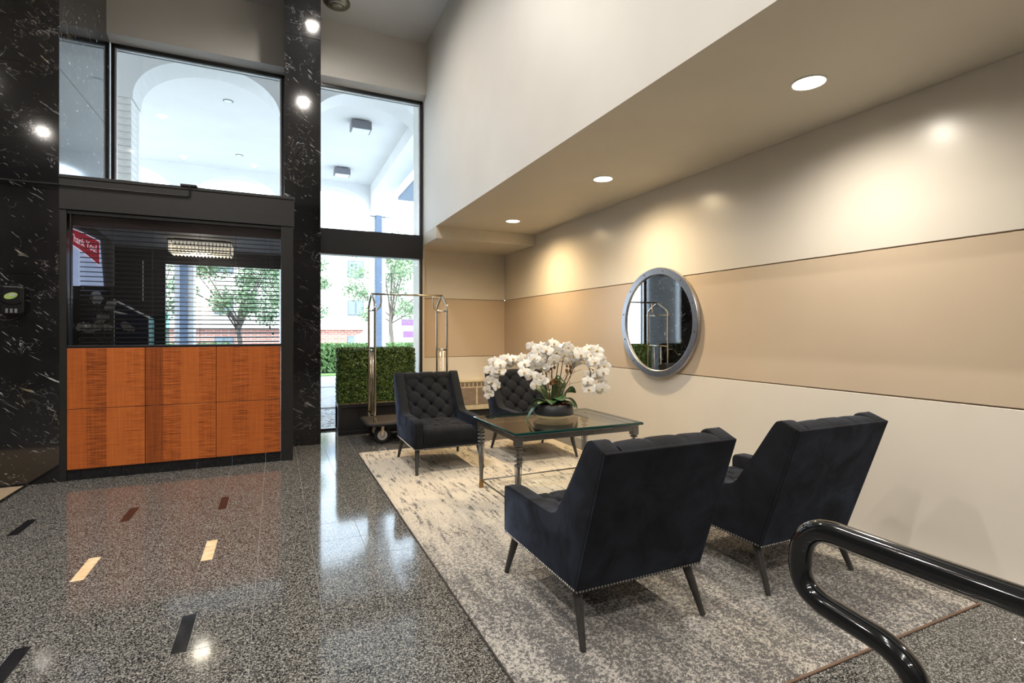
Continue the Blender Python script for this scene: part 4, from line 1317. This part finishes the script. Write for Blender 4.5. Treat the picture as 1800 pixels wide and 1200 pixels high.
# truck on the street
tk = empty('box_truck', (6.6, 29.0, -.06), label='white box truck with purple marks on the street', cat='truck')
MB().box(-1.0, 3.2, -1.0, 1.0, .55, 2.6).build('cargo_box', M['truck'], tk, bevel=.04)
MB().prism([(-2.6, .5), (-1.05, .5), (-1.05, 2.1), (-1.75, 2.1), (-2.2, 1.35), (-2.6, 1.2)], -.95, .95, 'y').build('cab', M['truck'], tk, bevel=.05)
MB().prism([(-2.05, 1.38), (-1.3, 1.38), (-1.3, 1.95), (-1.72, 1.95)], -.97, -.94, 'y').build('side_window', M['far_glass'], tk)
for z0, x0, x1 in ((1.75, -.4, .4), (1.1, -.3, 1.6)):
    MB().box(x0, x1, -1.012, -1.0, z0, z0+.35).build('purple_mark', M['truck_purple'], tk)
for x in (-1.8, 2.2):
    b = MB(); n = 20
    vs = [(x+.42*math.cos(2*PI*k/n), y, .42+.42*math.sin(2*PI*k/n)) for y in (-1.0, -.75) for k in range(n)]
    b.add(vs, [tuple(range(n))[::-1], tuple(range(n, 2*n))]+[(k, (k+1) % n, n+(k+1) % n, n+k) for k in range(n)])
    b.build('wheel', M['rubber'], tk)
    b = MB(); vs = [(x+.42*math.cos(2*PI*k/n), y, .42+.42*math.sin(2*PI*k/n)) for y in (.75, 1.0) for k in range(n)]
    b.add(vs, [tuple(range(n))[::-1], tuple(range(n, 2*n))]+[(k, (k+1) % n, n+(k+1) % n, n+k) for k in range(n)])
    b.build('wheel', M['rubber'], tk)

# pale flowers standing inside the booth below the poster
fv = empty('booth_flowers', (-1.52, YF+.42, 0), label='dim white flowers in a dark vase below the poster inside the booth', cat='flowers')
MB().lathe([(.07, 0), (.10, .25), (.08, .6), (.05, .95), (.06, 1.15), (.055, 1.15)], (0, 0, 0), 20).build('vase', M['booth_dark'], fv, smooth=True)
random.seed(31)
for k in range(9):
    a = random.uniform(-.17, .17); z = random.uniform(1.36, 1.72); y = random.uniform(-.05, .1)
    MB().tube(catmull([(0, 0, 1.12), (a*.4, y*.4, (1.12+z)/2), (a, y, z)], 4), .0025, 5).build('stem', M['stem'], fv)
    for q in range(3):
        f = link('flower', f_me, fv, loc=(a+random.uniform(-.04, .04), y-.02, z+random.uniform(-.05, .03)))
        f.rotation_mode = 'QUATERNION'; f.rotation_quaternion = Vector((random.uniform(-.4, .4), -1, random.uniform(-.3, .3))).to_track_quat('Z', 'Y')
        f.scale = (.85, .85, .85)
